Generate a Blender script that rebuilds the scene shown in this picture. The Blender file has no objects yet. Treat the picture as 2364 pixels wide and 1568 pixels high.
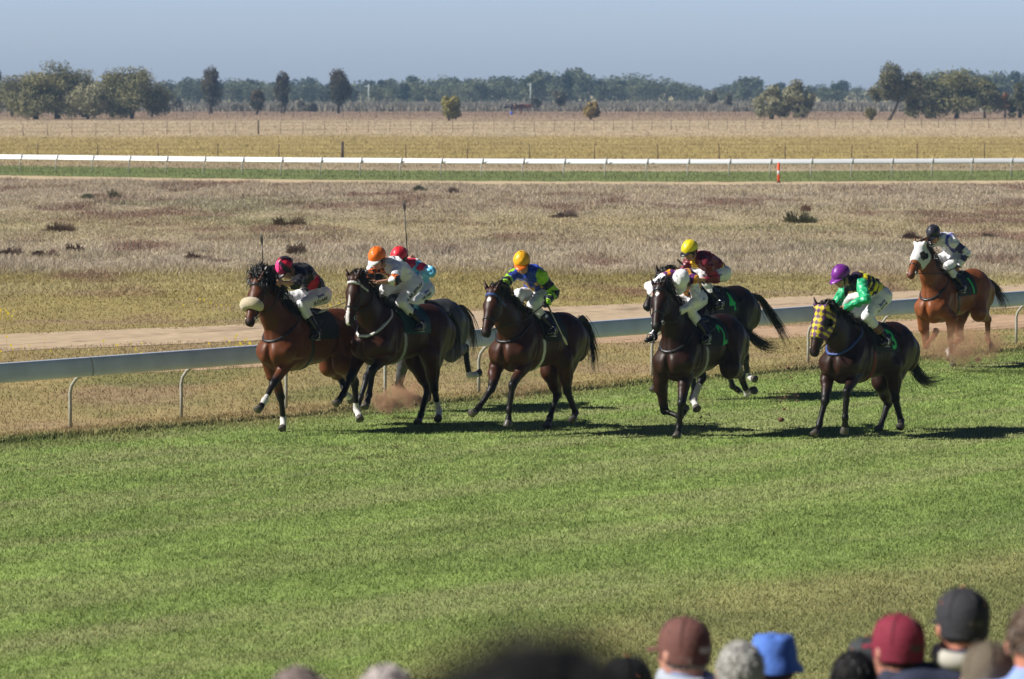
import bpy, bmesh, math, random
import numpy as np
from mathutils import Vector, Matrix, noise as mnoise
from mathutils.bvhtree import BVHTree
random.seed(7); RNG=np.random.default_rng(7)
SC=bpy.context.scene; COL=SC.collection
R=math.radians
# ------------------------------------------------------------------ camera
cam_d=bpy.data.cameras.new("camera"); cam=bpy.data.objects.new("camera",cam_d); COL.objects.link(cam)
cam.location=(0,0,4.7); cam.rotation_euler=(R(90)-math.atan(579/9900.),0,0)
cam_d.lens=36*9900/2364.; cam_d.sensor_width=36; cam_d.clip_start=.1; cam_d.clip_end=20000
cam_d.dof.use_dof=True; cam_d.dof.focus_distance=61; cam_d.dof.aperture_fstop=5.2
SC.camera=cam
# ------------------------------------------------------------------ sky, sun, exposure
SUN_EL=R(37); SUN_DIR=Vector((-.985,-.17,0)).normalized()*math.cos(SUN_EL)+Vector((0,0,math.sin(SUN_EL)))
w=bpy.data.worlds.new("World"); SC.world=w; w.use_nodes=True
nt=w.node_tree; bg=nt.nodes['Background']
sky=nt.nodes.new('ShaderNodeTexSky'); sky.sky_type='NISHITA'; sky.sun_disc=False
sky.sun_elevation=SUN_EL; sky.sun_rotation=math.atan2(SUN_DIR.x,SUN_DIR.y)
sky.altitude=100; sky.air_density=1.0; sky.dust_density=.6; sky.ozone_density=3.0
hsv=nt.nodes.new('ShaderNodeHueSaturation'); hsv.inputs['Saturation'].default_value=1.0; hsv.inputs['Value'].default_value=1.0
tint=nt.nodes.new('ShaderNodeMix'); tint.data_type='RGBA'; tint.blend_type='MULTIPLY'; tint.inputs[0].default_value=1
tint.inputs[7].default_value=(.80,.94,1.46,1)
nt.links.new(sky.outputs[0],hsv.inputs['Color']); nt.links.new(hsv.outputs[0],tint.inputs[6]); 
# sky dimmed above a low bright band, shaped to cut the fill light
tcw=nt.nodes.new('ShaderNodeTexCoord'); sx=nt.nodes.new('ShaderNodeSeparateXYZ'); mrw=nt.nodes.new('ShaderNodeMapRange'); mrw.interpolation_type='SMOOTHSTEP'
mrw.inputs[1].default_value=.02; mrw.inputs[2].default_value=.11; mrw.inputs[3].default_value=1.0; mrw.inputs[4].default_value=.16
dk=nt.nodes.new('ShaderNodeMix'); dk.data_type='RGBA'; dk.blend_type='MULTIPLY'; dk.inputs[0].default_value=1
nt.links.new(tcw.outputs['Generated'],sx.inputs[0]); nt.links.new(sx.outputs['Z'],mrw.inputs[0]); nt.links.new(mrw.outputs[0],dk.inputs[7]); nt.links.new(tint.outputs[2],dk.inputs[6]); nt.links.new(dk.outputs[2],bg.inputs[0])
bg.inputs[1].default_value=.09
sd=bpy.data.lights.new("sun",'SUN'); so=bpy.data.objects.new("sun",sd); COL.objects.link(so)
sd.energy=5.0; sd.angle=R(.53); sd.color=(1,.955,.88)
so.rotation_euler=(-SUN_DIR).to_track_quat('-Z','Y').to_euler(); so.location=(-20,40,60)
SC.view_settings.view_transform='Standard'; SC.view_settings.look='None'; SC.view_settings.gamma=1; SC.view_settings.exposure=.5
SC.render.resolution_x=1024; SC.render.resolution_y=679
SC.cycles.volume_bounces=0; SC.cycles.max_bounces=6

# ------------------------------------------------------------------ helpers
def tag(o,label=None,cat=None,group=None,kind=None):
    if label: o['label']=label
    if cat: o['category']=cat
    if group: o['group']=group
    if kind: o['kind']=kind
    return o
def empty(name,loc=(0,0,0),rz=0,**k):
    o=bpy.data.objects.new(name,None); COL.objects.link(o); o.location=loc; o.rotation_euler=(0,0,rz); o.empty_display_size=.2
    tag(o,**k); return o
def link(name,me,mat=None,parent=None,smooth=True,**k):
    o=bpy.data.objects.new(name,me); COL.objects.link(o)
    if mat is not None:
        if not me.materials: me.materials.append(mat)
    if smooth and len(me.polygons): me.polygons.foreach_set('use_smooth',np.ones(len(me.polygons),bool))
    if parent: o.parent=parent
    tag(o,**k); return o
def mesh_np(name,V,F,col=None):
    V=np.asarray(V,np.float32); F=np.asarray(F,np.int32); n=F.shape[1]
    me=bpy.data.meshes.new(name); me.vertices.add(len(V)); me.vertices.foreach_set('co',V.ravel())
    me.loops.add(F.size); me.loops.foreach_set('vertex_index',F.ravel())
    me.polygons.add(len(F)); me.polygons.foreach_set('loop_start',np.arange(0,F.size,n,dtype=np.int32))
    me.polygons.foreach_set('loop_total',np.full(len(F),n,np.int32))
    if col is not None: set_col(me,col)
    me.update(calc_edges=True); return me
def set_col(me,col):
    a=me.color_attributes.new('Col','FLOAT_COLOR','POINT')
    c=np.ones((len(me.vertices),4),np.float32); c[:,:3]=col; a.data.foreach_set('color',c.ravel())
class MB:
    """collects simple shapes into one mesh"""
    def __init__(s): s.V=[];s.F=[]
    def add(s,v,f):
        b=len(s.V); s.V+= [tuple(p) for p in v]; s.F+=[tuple(i+b for i in q) for q in f]; return s
    def tube(s,pts,rad,n=8,flat=None):
        pts=[Vector(p) for p in pts]; m=len(pts); rad=rad if hasattr(rad,'__len__') else [rad]*m
        v=[];f=[]; ref=Vector((0,0,1)); prev=None
        for i,p in enumerate(pts):
            t=(pts[min(i+1,m-1)]-pts[max(i-1,0)]).normalized()
            if prev is None:
                a=t.cross(Vector((0,0,1)));
                if a.length<.2: a=t.cross(Vector((0,1,0)))
            else: a=prev-t*prev.dot(t)
            a.normalize(); prev=a.copy(); b=t.cross(a)
            for k in range(n):
                an=2*math.pi*k/n; v.append(p+(a*math.cos(an)+b*math.sin(an)*(flat or 1))*rad[i])
        for i in range(m-1):
            for k in range(n): f.append((i*n+k,i*n+(k+1)%n,(i+1)*n+(k+1)%n,(i+1)*n+k))
        f.append(tuple(range(n))[::-1]); f.append(tuple((m-1)*n+k for k in range(n)))
        return s.add(v,f)
    def ell(s,c,r,M=None,nu=12,nv=8,vmin=-90,vmax=90):
        v=[];f=[]
        for j in range(nv+1):
            ph=R(vmin+(vmax-vmin)*j/nv)
            for i in range(nu):
                th=2*math.pi*i/nu; p=Vector((math.cos(ph)*math.cos(th)*r[0],math.cos(ph)*math.sin(th)*r[1],math.sin(ph)*r[2]))
                if M is not None: p=M@p
                v.append(p+Vector(c))
        for j in range(nv):
            for i in range(nu): f.append((j*nu+i,j*nu+(i+1)%nu,(j+1)*nu+(i+1)%nu,(j+1)*nu+i))
        f.append(tuple(range(nu))[::-1]); f.append(tuple(nv*nu+i for i in range(nu)))
        return s.add(v,f)
    def box(s,c,h,M=None):
        v=[Vector((x*h[0],y*h[1],z*h[2])) for x in(-1,1) for y in(-1,1) for z in(-1,1)]
        if M is not None: v=[M@p for p in v]
        return s.add([p+Vector(c) for p in v],[(0,1,3,2),(4,6,7,5),(0,4,5,1),(2,3,7,6),(0,2,6,4),(1,5,7,3)])
    def mesh(s,name):
        me=bpy.data.meshes.new(name); me.from_pydata(s.V,[],s.F); me.update(); return me
    def build(s,name,mat,parent=None,smooth=True,**k): return link(name,s.mesh(name),mat,parent,smooth,**k)
# ---- materials
def mat(name,col=(.5,.5,.5),rough=.6,vcol=False,noise=0,nscale=20,bump=0,bscale=60,metal=0,sheen=0,spec=.5,coat=0,trans=0,backlit=0):
    m=bpy.data.materials.new(name); m.use_nodes=True; t=m.node_tree; b=t.nodes['Principled BSDF']
    b.inputs['Roughness'].default_value=rough; b.inputs['Metallic'].default_value=metal; b.inputs['Specular IOR Level'].default_value=spec
    b.inputs['Base Color'].default_value=(*col,1); b.inputs['Sheen Weight'].default_value=sheen; b.inputs['Coat Weight'].default_value=coat
    src=None
    if vcol:
        a=t.nodes.new('ShaderNodeVertexColor'); a.layer_name='Col'; src=a.outputs[0]
    tc=t.nodes.new('ShaderNodeTexCoord')
    if noise:
        n=t.nodes.new('ShaderNodeTexNoise'); n.inputs['Scale'].default_value=nscale; n.inputs['Detail'].default_value=5
        t.links.new(tc.outputs['Object'],n.inputs['Vector'])
        mr=t.nodes.new('ShaderNodeMapRange'); mr.inputs[1].default_value=.3; mr.inputs[2].default_value=.7; mr.inputs[3].default_value=1-noise; mr.inputs[4].default_value=1+noise
        t.links.new(n.outputs[0],mr.inputs[0])
        mx=t.nodes.new('ShaderNodeMix'); mx.data_type='RGBA'; mx.blend_type='MULTIPLY'; mx.inputs[0].default_value=1
        mx.inputs[6].default_value=(*col,1)
        if src: t.links.new(src,mx.inputs[6])
        t.links.new(mr.outputs[0],mx.inputs[7]); src=mx.outputs[2]
    if src: t.links.new(src,b.inputs['Base Color'])
    if bump:
        n=t.nodes.new('ShaderNodeTexNoise'); n.inputs['Scale'].default_value=bscale; n.inputs['Detail'].default_value=4
        t.links.new(tc.outputs['Object'],n.inputs['Vector'])
        bp=t.nodes.new('ShaderNodeBump'); bp.inputs['Strength'].default_value=bump; bp.inputs['Distance'].default_value=.01
        t.links.new(n.outputs[0],bp.inputs['Height']); t.links.new(bp.outputs[0],b.inputs['Normal'])
    if backlit:
        tr=t.nodes.new('ShaderNodeBsdfTranslucent'); ms=t.nodes.new('ShaderNodeMixShader'); ms.inputs[0].default_value=backlit
        if src: t.links.new(src,tr.inputs[0])
        else: tr.inputs[0].default_value=(*col,1)
        t.links.new(b.outputs[0],ms.inputs[1]); t.links.new(tr.outputs[0],ms.inputs[2])
        t.links.new(ms.outputs[0],t.nodes['Material Output'].inputs[0])
    return m
# ---- numpy value noise
_T=RNG.random((64,64,64)).astype(np.float32)
def vn3(x,y,z):
    xi=np.floor(x).astype(int);yi=np.floor(y).astype(int);zi=np.floor(z).astype(int)
    fx=x-xi;fy=y-yi;fz=z-zi; fx=fx*fx*(3-2*fx);fy=fy*fy*(3-2*fy);fz=fz*fz*(3-2*fz)
    o=0
    for a in(0,1):
        for b in(0,1):
            for c in(0,1):
                o=o+_T[(xi+a)&63,(yi+b)&63,(zi+c)&63]*(fx if a else 1-fx)*(fy if b else 1-fy)*(fz if c else 1-fz)
    return o
def vn2(x,y,s=0): return vn3(x,y,np.zeros_like(x)+s+.5)
def fbm2(x,y,s=0,o=4):
    r=0;a=.5;t=0
    for i in range(o): r=r+a*vn2(x*2**i+i*7.3,y*2**i+i*3.1,s+i*2); t+=a; a*=.5
    return r/t
# ---- signed distance fields and surface nets
class SDF:
    def __init__(s,lo,hi,h):
        s.h=h; s.lo=np.array(lo,float); n=np.ceil((np.array(hi)-s.lo)/h).astype(int)+1; s.n=n
        s.ax=[(s.lo[i]+h*np.arange(n[i])).astype(np.float32) for i in range(3)]
        s.D=np.full(n,.5,np.float32)
    def _sl(s,lo,hi,m):
        r=[]
        for i in range(3):
            a=max(0,int((lo[i]-m-s.lo[i])/s.h)); b=min(s.n[i],int((hi[i]+m-s.lo[i])/s.h)+2); r.append(slice(a,max(a,b)))
        return tuple(r)
    def _pts(s,sl): return s.ax[0][sl[0]][:,None,None],s.ax[1][sl[1]][None,:,None],s.ax[2][sl[2]][None,None,:]
    def _put(s,sl,d,k,sub=False):
        if sub: s.D[sl]=np.maximum(s.D[sl],-d) if k<=0 else -smin(-s.D[sl],d,k); return
        s.D[sl]=smin(s.D[sl],d,k)
    def cap(s,a,ra,b,rb,k=.03,sq=1,ax=(0,1,0),sub=False):
        a=np.array(a,float);b=np.array(b,float); r=max(ra,rb)*max(1,sq)
        sl=s._sl(np.minimum(a,b)-r,np.maximum(a,b)+r,k+2*s.h); X,Y,Z=s._pts(sl)
        ax=np.array(ax,float); ax/=np.linalg.norm(ax); c=(a+b)/2
        px=X-a[0];py=Y-a[1];pz=Z-a[2]; ba=b-a
        if sq!=1:
            f=1/sq-1; dd=(px*ax[0]+py*ax[1]+pz*ax[2])*f; px=px+dd*ax[0];py=py+dd*ax[1];pz=pz+dd*ax[2]; ba=ba+ax*(ba@ax)*f
        t=np.clip((px*ba[0]+py*ba[1]+pz*ba[2])/max(ba@ba,1e-9),0,1)
        d=np.sqrt((px-t*ba[0])**2+(py-t*ba[1])**2+(pz-t*ba[2])**2)-(ra+(rb-ra)*t)
        s._put(sl,d*min(1,sq),k,sub)
    def ell(s,c,r,k=.03,M=None,sub=False):
        c=np.array(c,float); m=max(r); sl=s._sl(c-m,c+m,k+2*s.h); X,Y,Z=s._pts(sl)
        x=X-c[0];y=Y-c[1];z=Z-c[2]
        if M is not None: # columns are axes
            M=np.array(M,float); x,y,z=[x*M[0,i]+y*M[1,i]+z*M[2,i] for i in range(3)]
        k0=np.sqrt((x/r[0])**2+(y/r[1])**2+(z/r[2])**2); k1=np.sqrt((x/r[0]**2)**2+(y/r[1]**2)**2+(z/r[2]**2)**2)+1e-6
        s._put(sl,(k0*(k0-1)/k1).astype(np.float32),k,sub)
def smin(a,b,k):
    if k<=0: return np.minimum(a,b)
    h=np.maximum(k-np.abs(a-b),0)/k; return np.minimum(a,b)-h*h*k*.25
def nets(D,lo,h):
    """naive surface nets -> verts, quads"""
    S=D<0; n=np.array(D.shape)-1
    c=[(i,j,k) for i in(0,1) for j in(0,1) for k in(0,1)]
    cnt=sum(S[i:i+n[0],j:j+n[1],k:k+n[2]].astype(np.int8) for i,j,k in c)
    cells=np.argwhere((cnt>0)&(cnt<8)); idx=np.full(n,-1,np.int32); idx[tuple(cells.T)]=np.arange(len(cells))
    acc=np.zeros((len(cells),3)); num=np.zeros(len(cells))
    for a in c:
        for ax in range(3):
            if a[ax]: continue
            b=list(a); b[ax]=1
            da=D[cells[:,0]+a[0],cells[:,1]+a[1],cells[:,2]+a[2]].astype(float); db=D[cells[:,0]+b[0],cells[:,1]+b[1],cells[:,2]+b[2]].astype(float)
            m=(da<0)!=(db<0); t=np.where(m,da/np.where(m,da-db,1),0)
            p=np.tile(np.array(a,float),(len(cells),1)); p[:,ax]+=t
            acc+=p*m[:,None]; num+=m
    V=(cells+acc/num[:,None])*h+lo
    Q=[]
    for ax in range(3):
        u,v=(ax+1)%3,(ax+2)%3
        s0=[slice(None)]*3; s1=[slice(None)]*3; s0[ax]=slice(0,-1); s1[ax]=slice(1,None)
        A=S[tuple(s0)]; B=S[tuple(s1)]; e=np.argwhere(A!=B)
        e=e[(e[:,u]>0)&(e[:,v]>0)&(e[:,u]<n[u])&(e[:,v]<n[v])]
        if not len(e): continue
        fl=A[tuple(e.T)]
        def g(du,dv):
            q=e.copy(); q[:,u]-=du; q[:,v]-=dv; return idx[tuple(q.T)]
        q=np.stack([g(1,1),g(0,1),g(0,0),g(1,0)],1); q[~fl]=q[~fl][:,::-1]; Q.append(q)
    return V,np.concatenate(Q) if Q else np.zeros((0,4),int)
def seg_d(P,a,b):
    a=np.array(a,float);ba=np.array(b,float)-a; t=np.clip(((P-a)@ba)/(ba@ba),0,1); return np.linalg.norm(P-a-t[:,None]*ba,axis=1),t
def sstep(x,a,b):
    t=np.clip((x-a)/(b-a),0,1); return t*t*(3-2*t)
def lerpc(A,B,t): return A*(1-t[:,None])+np.array(B)*t[:,None]
HD={
 'h1':{'root':[-2.801,59.032,-0.1,0.598,0.018],'L':{'poll':[1.043,-0.035,2.013],'nose':[1.342,0.028,1.476],'elL':[0.557,0.084,0.992],'elR':[0.583,-0.169,0.924],'knL':[0.886,0.105,0.727],'knR':[0.423,-0.128,0.528],'feL':[1.101,0.137,0.52],'feR':[0.338,-0.147,0.234],'hoL':[1.228,0.14,0.407],'hoR':[0.437,-0.08,0.118],'stL':[-0.446,0.2,0.938],'stR':[-0.669,-0.171,0.891],'hkL':[-0.823,0.129,0.683],'hkR':[-1.079,-0.272,0.706],'hfL':[-0.902,0.106,0.318],'hfR':[-0.855,-0.049,0.526],'hhL':[-0.842,0.213,0.206],'hhR':[-1.012,-0.075,0.46]},'J':{'hd':[0.457,-0.028,2.18],'nk':[0.287,-0.019,2.159],'pv':[-0.058,0.084,1.856],'sL':[0.339,0.131,2.094],'sR':[0.228,-0.176,2.128],'eL':[0.58,0.212,1.989],'eR':[0.504,-0.205,2.15],'hL':[0.822,0.195,2.012],'hR':[0.737,-0.131,2.091],'kL':[0.319,0.115,1.712],'kR':[0.188,-0.207,1.8],'aL':[0.184,0.284,1.373],'aR':[-0.027,-0.281,1.496]}},
 'h2':{'root':[-1.541,59.337,-0.047,0.586,0.02],'L':{'poll':[1.065,0.022,1.991],'nose':[1.266,0.044,1.41],'elL':[0.491,0.164,1.05],'elR':[0.54,-0.264,0.994],'knL':[0.849,0.161,0.829],'knR':[0.842,-0.198,0.708],'feL':[0.89,0.136,0.515],'feR':[1.068,-0.145,0.518],'hoL':[0.979,0.151,0.371],'hoR':[1.193,-0.148,0.403],'stL':[-0.379,0.2,0.975],'stR':[-0.589,-0.199,0.902],'hkL':[-0.54,0.159,0.546],'hkR':[-0.844,-0.149,0.522],'hfL':[-0.738,0.101,0.239],'hfR':[-0.709,-0.164,0.177],'hhL':[-0.625,0.175,0.139],'hhR':[-0.579,-0.111,0.084]},'J':{'hd':[0.454,-0.059,2.238],'nk':[0.299,-0.047,2.16],'pv':[-0.113,0.037,1.935],'sL':[0.263,0.114,2.125],'sR':[0.346,-0.211,2.109],'eL':[0.47,0.223,1.971],'eR':[0.579,-0.113,2.004],'hL':[0.686,0.101,1.945],'hR':[0.675,-0.1,1.773],'kL':[0.19,0.132,1.684],'kR':[0.243,-0.09,1.843],'aL':[-0.012,0.321,1.412],'aR':[0.041,-0.275,1.579]}},
 'h4':{'root':[0.352,58.638,-0.107,0.549,0.055],'L':{'poll':[1.177,0.032,1.875],'nose':[1.441,0.071,1.321],'elL':[0.543,0.143,0.973],'elR':[0.588,-0.249,0.944],'knL':[0.873,0.166,0.716],'knR':[0.879,-0.136,0.657],'feL':[0.896,0.145,0.392],'feR':[1.058,-0.205,0.415],'hoL':[0.908,0.144,0.222],'hoR':[1.211,-0.197,0.337],'stL':[-0.314,0.2,1.03],'stR':[-0.575,-0.147,0.877],'hkL':[-0.542,0.134,0.636],'hkR':[-0.901,-0.224,0.57],'hfL':[-0.777,0.129,0.349],'hfR':[-0.675,-0.191,0.275],'hhL':[-0.646,0.171,0.251],'hhR':[-0.551,-0.153,0.165]},'J':{'hd':[0.414,-0.018,2.249],'nk':[0.279,-0.008,2.143],'pv':[-0.102,-0.084,1.887],'sL':[0.211,0.146,2.105],'sR':[0.33,-0.173,2.118],'eL':[0.047,0.247,1.892],'eR':[0.582,-0.142,2.02],'hL':[0.26,0.283,1.776],'hR':[0.795,-0.049,1.933],'kL':[0.247,0.051,1.727],'kR':[0.289,-0.125,1.861],'aL':[0.097,0.281,1.44],'aR':[0.062,-0.275,1.595]}},
 'h7':{'root':[4.842,58.235,-0.229,0.618,0.035],'L':{'poll':[1.22,0.053,1.815],'nose':[1.402,0.017,1.225],'elL':[0.521,0.128,0.999],'elR':[0.534,-0.264,1.0],'knL':[0.866,0.217,0.786],'knR':[0.759,-0.159,0.66],'feL':[0.863,0.2,0.461],'feR':[0.836,-0.19,0.365],'hoL':[0.795,0.163,0.309],'hoR':[0.947,-0.181,0.239],'stL':[-0.269,0.2,1.084],'stR':[-0.577,-0.131,0.873],'hkL':[-0.478,0.133,0.679],'hkR':[-0.911,-0.222,0.579],'hfL':[-0.682,0.11,0.371],'hfR':[-0.682,-0.194,0.284],'hhL':[-0.551,0.185,0.297],'hhR':[-0.529,-0.13,0.244]},'J':{'hd':[0.564,-0.083,2.213],'nk':[0.412,-0.018,2.158],'pv':[-0.012,0.108,1.997],'sL':[0.453,0.149,2.129],'sR':[0.339,-0.15,2.072],'eL':[0.601,0.301,1.952],'eR':[0.46,-0.238,1.835],'hL':[0.688,0.094,1.843],'hR':[0.658,-0.101,1.767],'kL':[0.28,0.133,1.72],'kR':[0.11,-0.259,1.911],'aL':[0.07,0.309,1.449],'aR':[-0.004,-0.28,1.549]}},
 'h5':{'root':[2.559,58.335,-0.161,0.542,-0.025],'L':{'poll':[0.944,-0.038,2.072],'nose':[1.305,0.076,1.586],'elL':[0.588,0.115,0.941],'elR':[0.656,-0.211,0.882],'knL':[0.848,0.195,0.622],'knR':[0.498,-0.248,0.482],'feL':[0.779,0.122,0.34],'feR':[0.576,0.021,0.419],'hoL':[0.879,0.147,0.205],'hoR':[0.416,0.007,0.487],'stL':[-0.406,0.214,0.962],'stR':[-0.201,-0.2,1.239],'hkL':[-0.844,0.141,0.838],'hkR':[-0.411,-0.188,0.83],'hfL':[-1.098,0.101,0.57],'hfR':[-0.166,-0.187,0.554],'hhL':[-1.021,0.233,0.637],'hhR':[-0.073,-0.086,0.458]},'J':{'hd':[0.592,0.043,2.12],'nk':[0.444,-0.0,2.187],'pv':[0.077,-0.053,1.897],'sL':[0.445,0.156,2.15],'sR':[0.474,-0.171,2.194],'eL':[0.47,0.236,1.882],'eR':[0.688,-0.316,2.069],'hL':[0.652,0.102,1.776],'hR':[0.893,-0.19,1.997],'kL':[0.429,0.095,1.769],'kR':[0.449,-0.167,1.834],'aL':[0.312,0.282,1.439],'aR':[0.58,-0.349,1.454]}},
 'h6':{'root':[3.04,65.301,-0.077,0.656,0.002],'L':{'poll':[1.206,-0.002,1.845],'nose':[1.639,0.0,1.401],'elL':[0.55,0.17,0.959],'elR':[0.629,-0.17,0.905],'knL':[0.688,0.16,0.562],'knR':[0.949,-0.16,0.633],'feL':[0.633,0.15,0.268],'feR':[1.095,-0.15,0.37],'hoL':[0.656,0.15,0.099],'hoR':[1.195,-0.15,0.233],'stL':[-0.353,0.2,0.994],'stR':[-0.427,-0.2,0.947],'hkL':[-0.62,0.165,0.622],'hkR':[-0.617,-0.16,0.53],'hfL':[-0.828,0.06,0.335],'hfR':[-0.738,-0.14,0.181],'hhL':[-0.785,0.215,0.291],'hhR':[-0.89,-0.127,0.104]},'J':{'hd':[0.511,-0.015,2.166],'nk':[0.385,0.015,2.054],'pv':[-0.036,0.09,1.863],'sL':[0.407,0.179,2.014],'sR':[0.364,-0.148,2.003],'eL':[0.266,0.248,1.782],'eR':[0.475,-0.242,1.765],'hL':[0.488,0.138,1.767],'hR':[0.681,-0.1,1.76],'kL':[0.361,0.077,1.782],'kR':[0.183,-0.24,1.807],'aL':[0.201,0.305,1.455],'aR':[-0.026,-0.28,1.492]}},
 'h3':{'root':[-1.391,62.799,-0.158,0.602,-0.001],'L':{'poll':[1.081,-0.015,1.983],'nose':[1.51,-0.0,1.535],'elL':[0.642,0.253,0.903],'elR':[0.629,-0.17,0.905],'knL':[0.58,0.108,0.52],'knR':[0.949,-0.16,0.633],'feL':[0.334,0.133,0.351],'feR':[1.095,-0.15,0.37],'hoL':[0.173,0.167,0.307],'hoR':[1.195,-0.15,0.233],'stL':[-0.521,0.2,0.913],'stR':[-0.367,-0.2,0.984],'hkL':[-0.972,0.116,0.947],'hkR':[-0.61,-0.16,0.595],'hfL':[-1.022,0.155,0.567],'hfR':[-0.446,-0.14,0.264],'hhL':[-1.19,0.19,0.57],'hhR':[-0.301,-0.14,0.175]},'J':{'hd':[0.447,0.032,2.237],'nk':[0.301,0.032,2.151],'pv':[-0.007,0.064,1.808],'sL':[0.161,0.113,2.135],'sR':[0.427,-0.071,2.082],'eL':[0.191,0.373,2.05],'eR':[0.203,-0.227,2.026],'hL':[0.207,0.135,1.982],'hR':[0.148,-0.051,2.197],'kL':[0.353,0.185,1.66],'kR':[0.24,-0.249,1.779],'aL':[-0.007,0.151,1.561],'aR':[-0.018,-0.28,1.502]}},
 'h8':{'root':[7.487,72.639,-0.153,0.63,-0.039],'L':{'poll':[0.911,-0.044,2.095],'nose':[1.356,-0.01,1.664],'elL':[0.565,0.293,0.965],'elR':[0.607,-0.197,0.907],'knL':[0.37,0.153,0.624],'knR':[0.481,-0.218,0.495],'feL':[0.313,0.133,0.335],'feR':[0.644,-0.023,0.64],'hoL':[0.23,0.12,0.188],'hoR':[0.486,-0.041,0.709],'stL':[-0.4,0.225,0.96],'stR':[-0.375,-0.2,0.978],'hkL':[-0.828,0.142,0.822],'hkR':[-0.471,-0.16,0.529],'hfL':[-0.966,0.064,0.492],'hfR':[-0.144,-0.191,0.359],'hhL':[-0.927,0.161,0.36],'hhR':[-0.046,-0.104,0.253]},'J':{'hd':[0.496,-0.053,2.258],'nk':[0.352,0.012,2.187],'pv':[-0.03,0.031,1.914],'sL':[0.273,0.162,2.136],'sR':[0.42,-0.135,2.134],'eL':[0.125,0.323,1.949],'eR':[0.466,-0.236,1.876],'hL':[0.174,0.196,1.735],'hR':[0.652,-0.102,1.775],'kL':[0.332,0.1,1.748],'kR':[0.266,-0.211,1.817],'aL':[0.191,0.294,1.438],'aR':[0.015,-0.279,1.539]}},
}
M_COAT=mat('horse_coat',rough=.46,vcol=True,noise=.22,nscale=9,bump=.35,bscale=9,spec=.24)
M_TACK=mat('black_leather',(.012,.012,.014),.4,bump=.2); M_WEBW=mat('white_web',(.62,.62,.6),.6); M_WEBG=mat('grey_web',(.33,.34,.35),.6)
M_HOOF=mat('hoof_horn',(.075,.065,.055),.45,noise=.2,nscale=30); M_FLEECE=mat('sheepskin',(.62,.52,.36),.95,bump=1,bscale=180,sheen=.4)
M_EYE=mat('horse_eye',(.01,.006,.004),.08); M_HAIRB=mat('horse_hair',rough=.5,vcol=True)
M_CLOTH=mat('black_cloth',(.012,.016,.015),.75,bump=.3); M_GRN=mat('green_numeral',(.03,.62,.12),.6); M_BLUEW=mat('blue_web',(.035,.07,.24),.55)
M_TEAL=mat('teal_cloth',(.02,.16,.17),.6); M_REDW=mat('red_web',(.16,.012,.01),.6); M_STEEL=mat('steel',(.5,.5,.5),.3,metal=1)
M_VC=mat('painted_cloth',rough=.6,vcol=True,bump=.2,bscale=90)
def basis(u):
    u=np.array(u,float);u/=np.linalg.norm(u); w=np.array([0,1,0.])-u*u[1]; w/=np.linalg.norm(w); return u,w,np.cross(w,u)
def root_matrix(r):
    x,y,z,a,p=r; f=Vector((-math.sin(a),-math.cos(a),0)); l=Vector((-f.y,f.x,0))
    B=Matrix((( f.x,l.x,0,x),(f.y,l.y,0,y),(0,0,1,z),(0,0,0,1)))
    return B@Matrix.Translation((0,0,1.2))@Matrix.Rotation(-p,4,'Y')@Matrix.Translation((0,0,-1.2))@Matrix.Scale(1.07,4)
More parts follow.
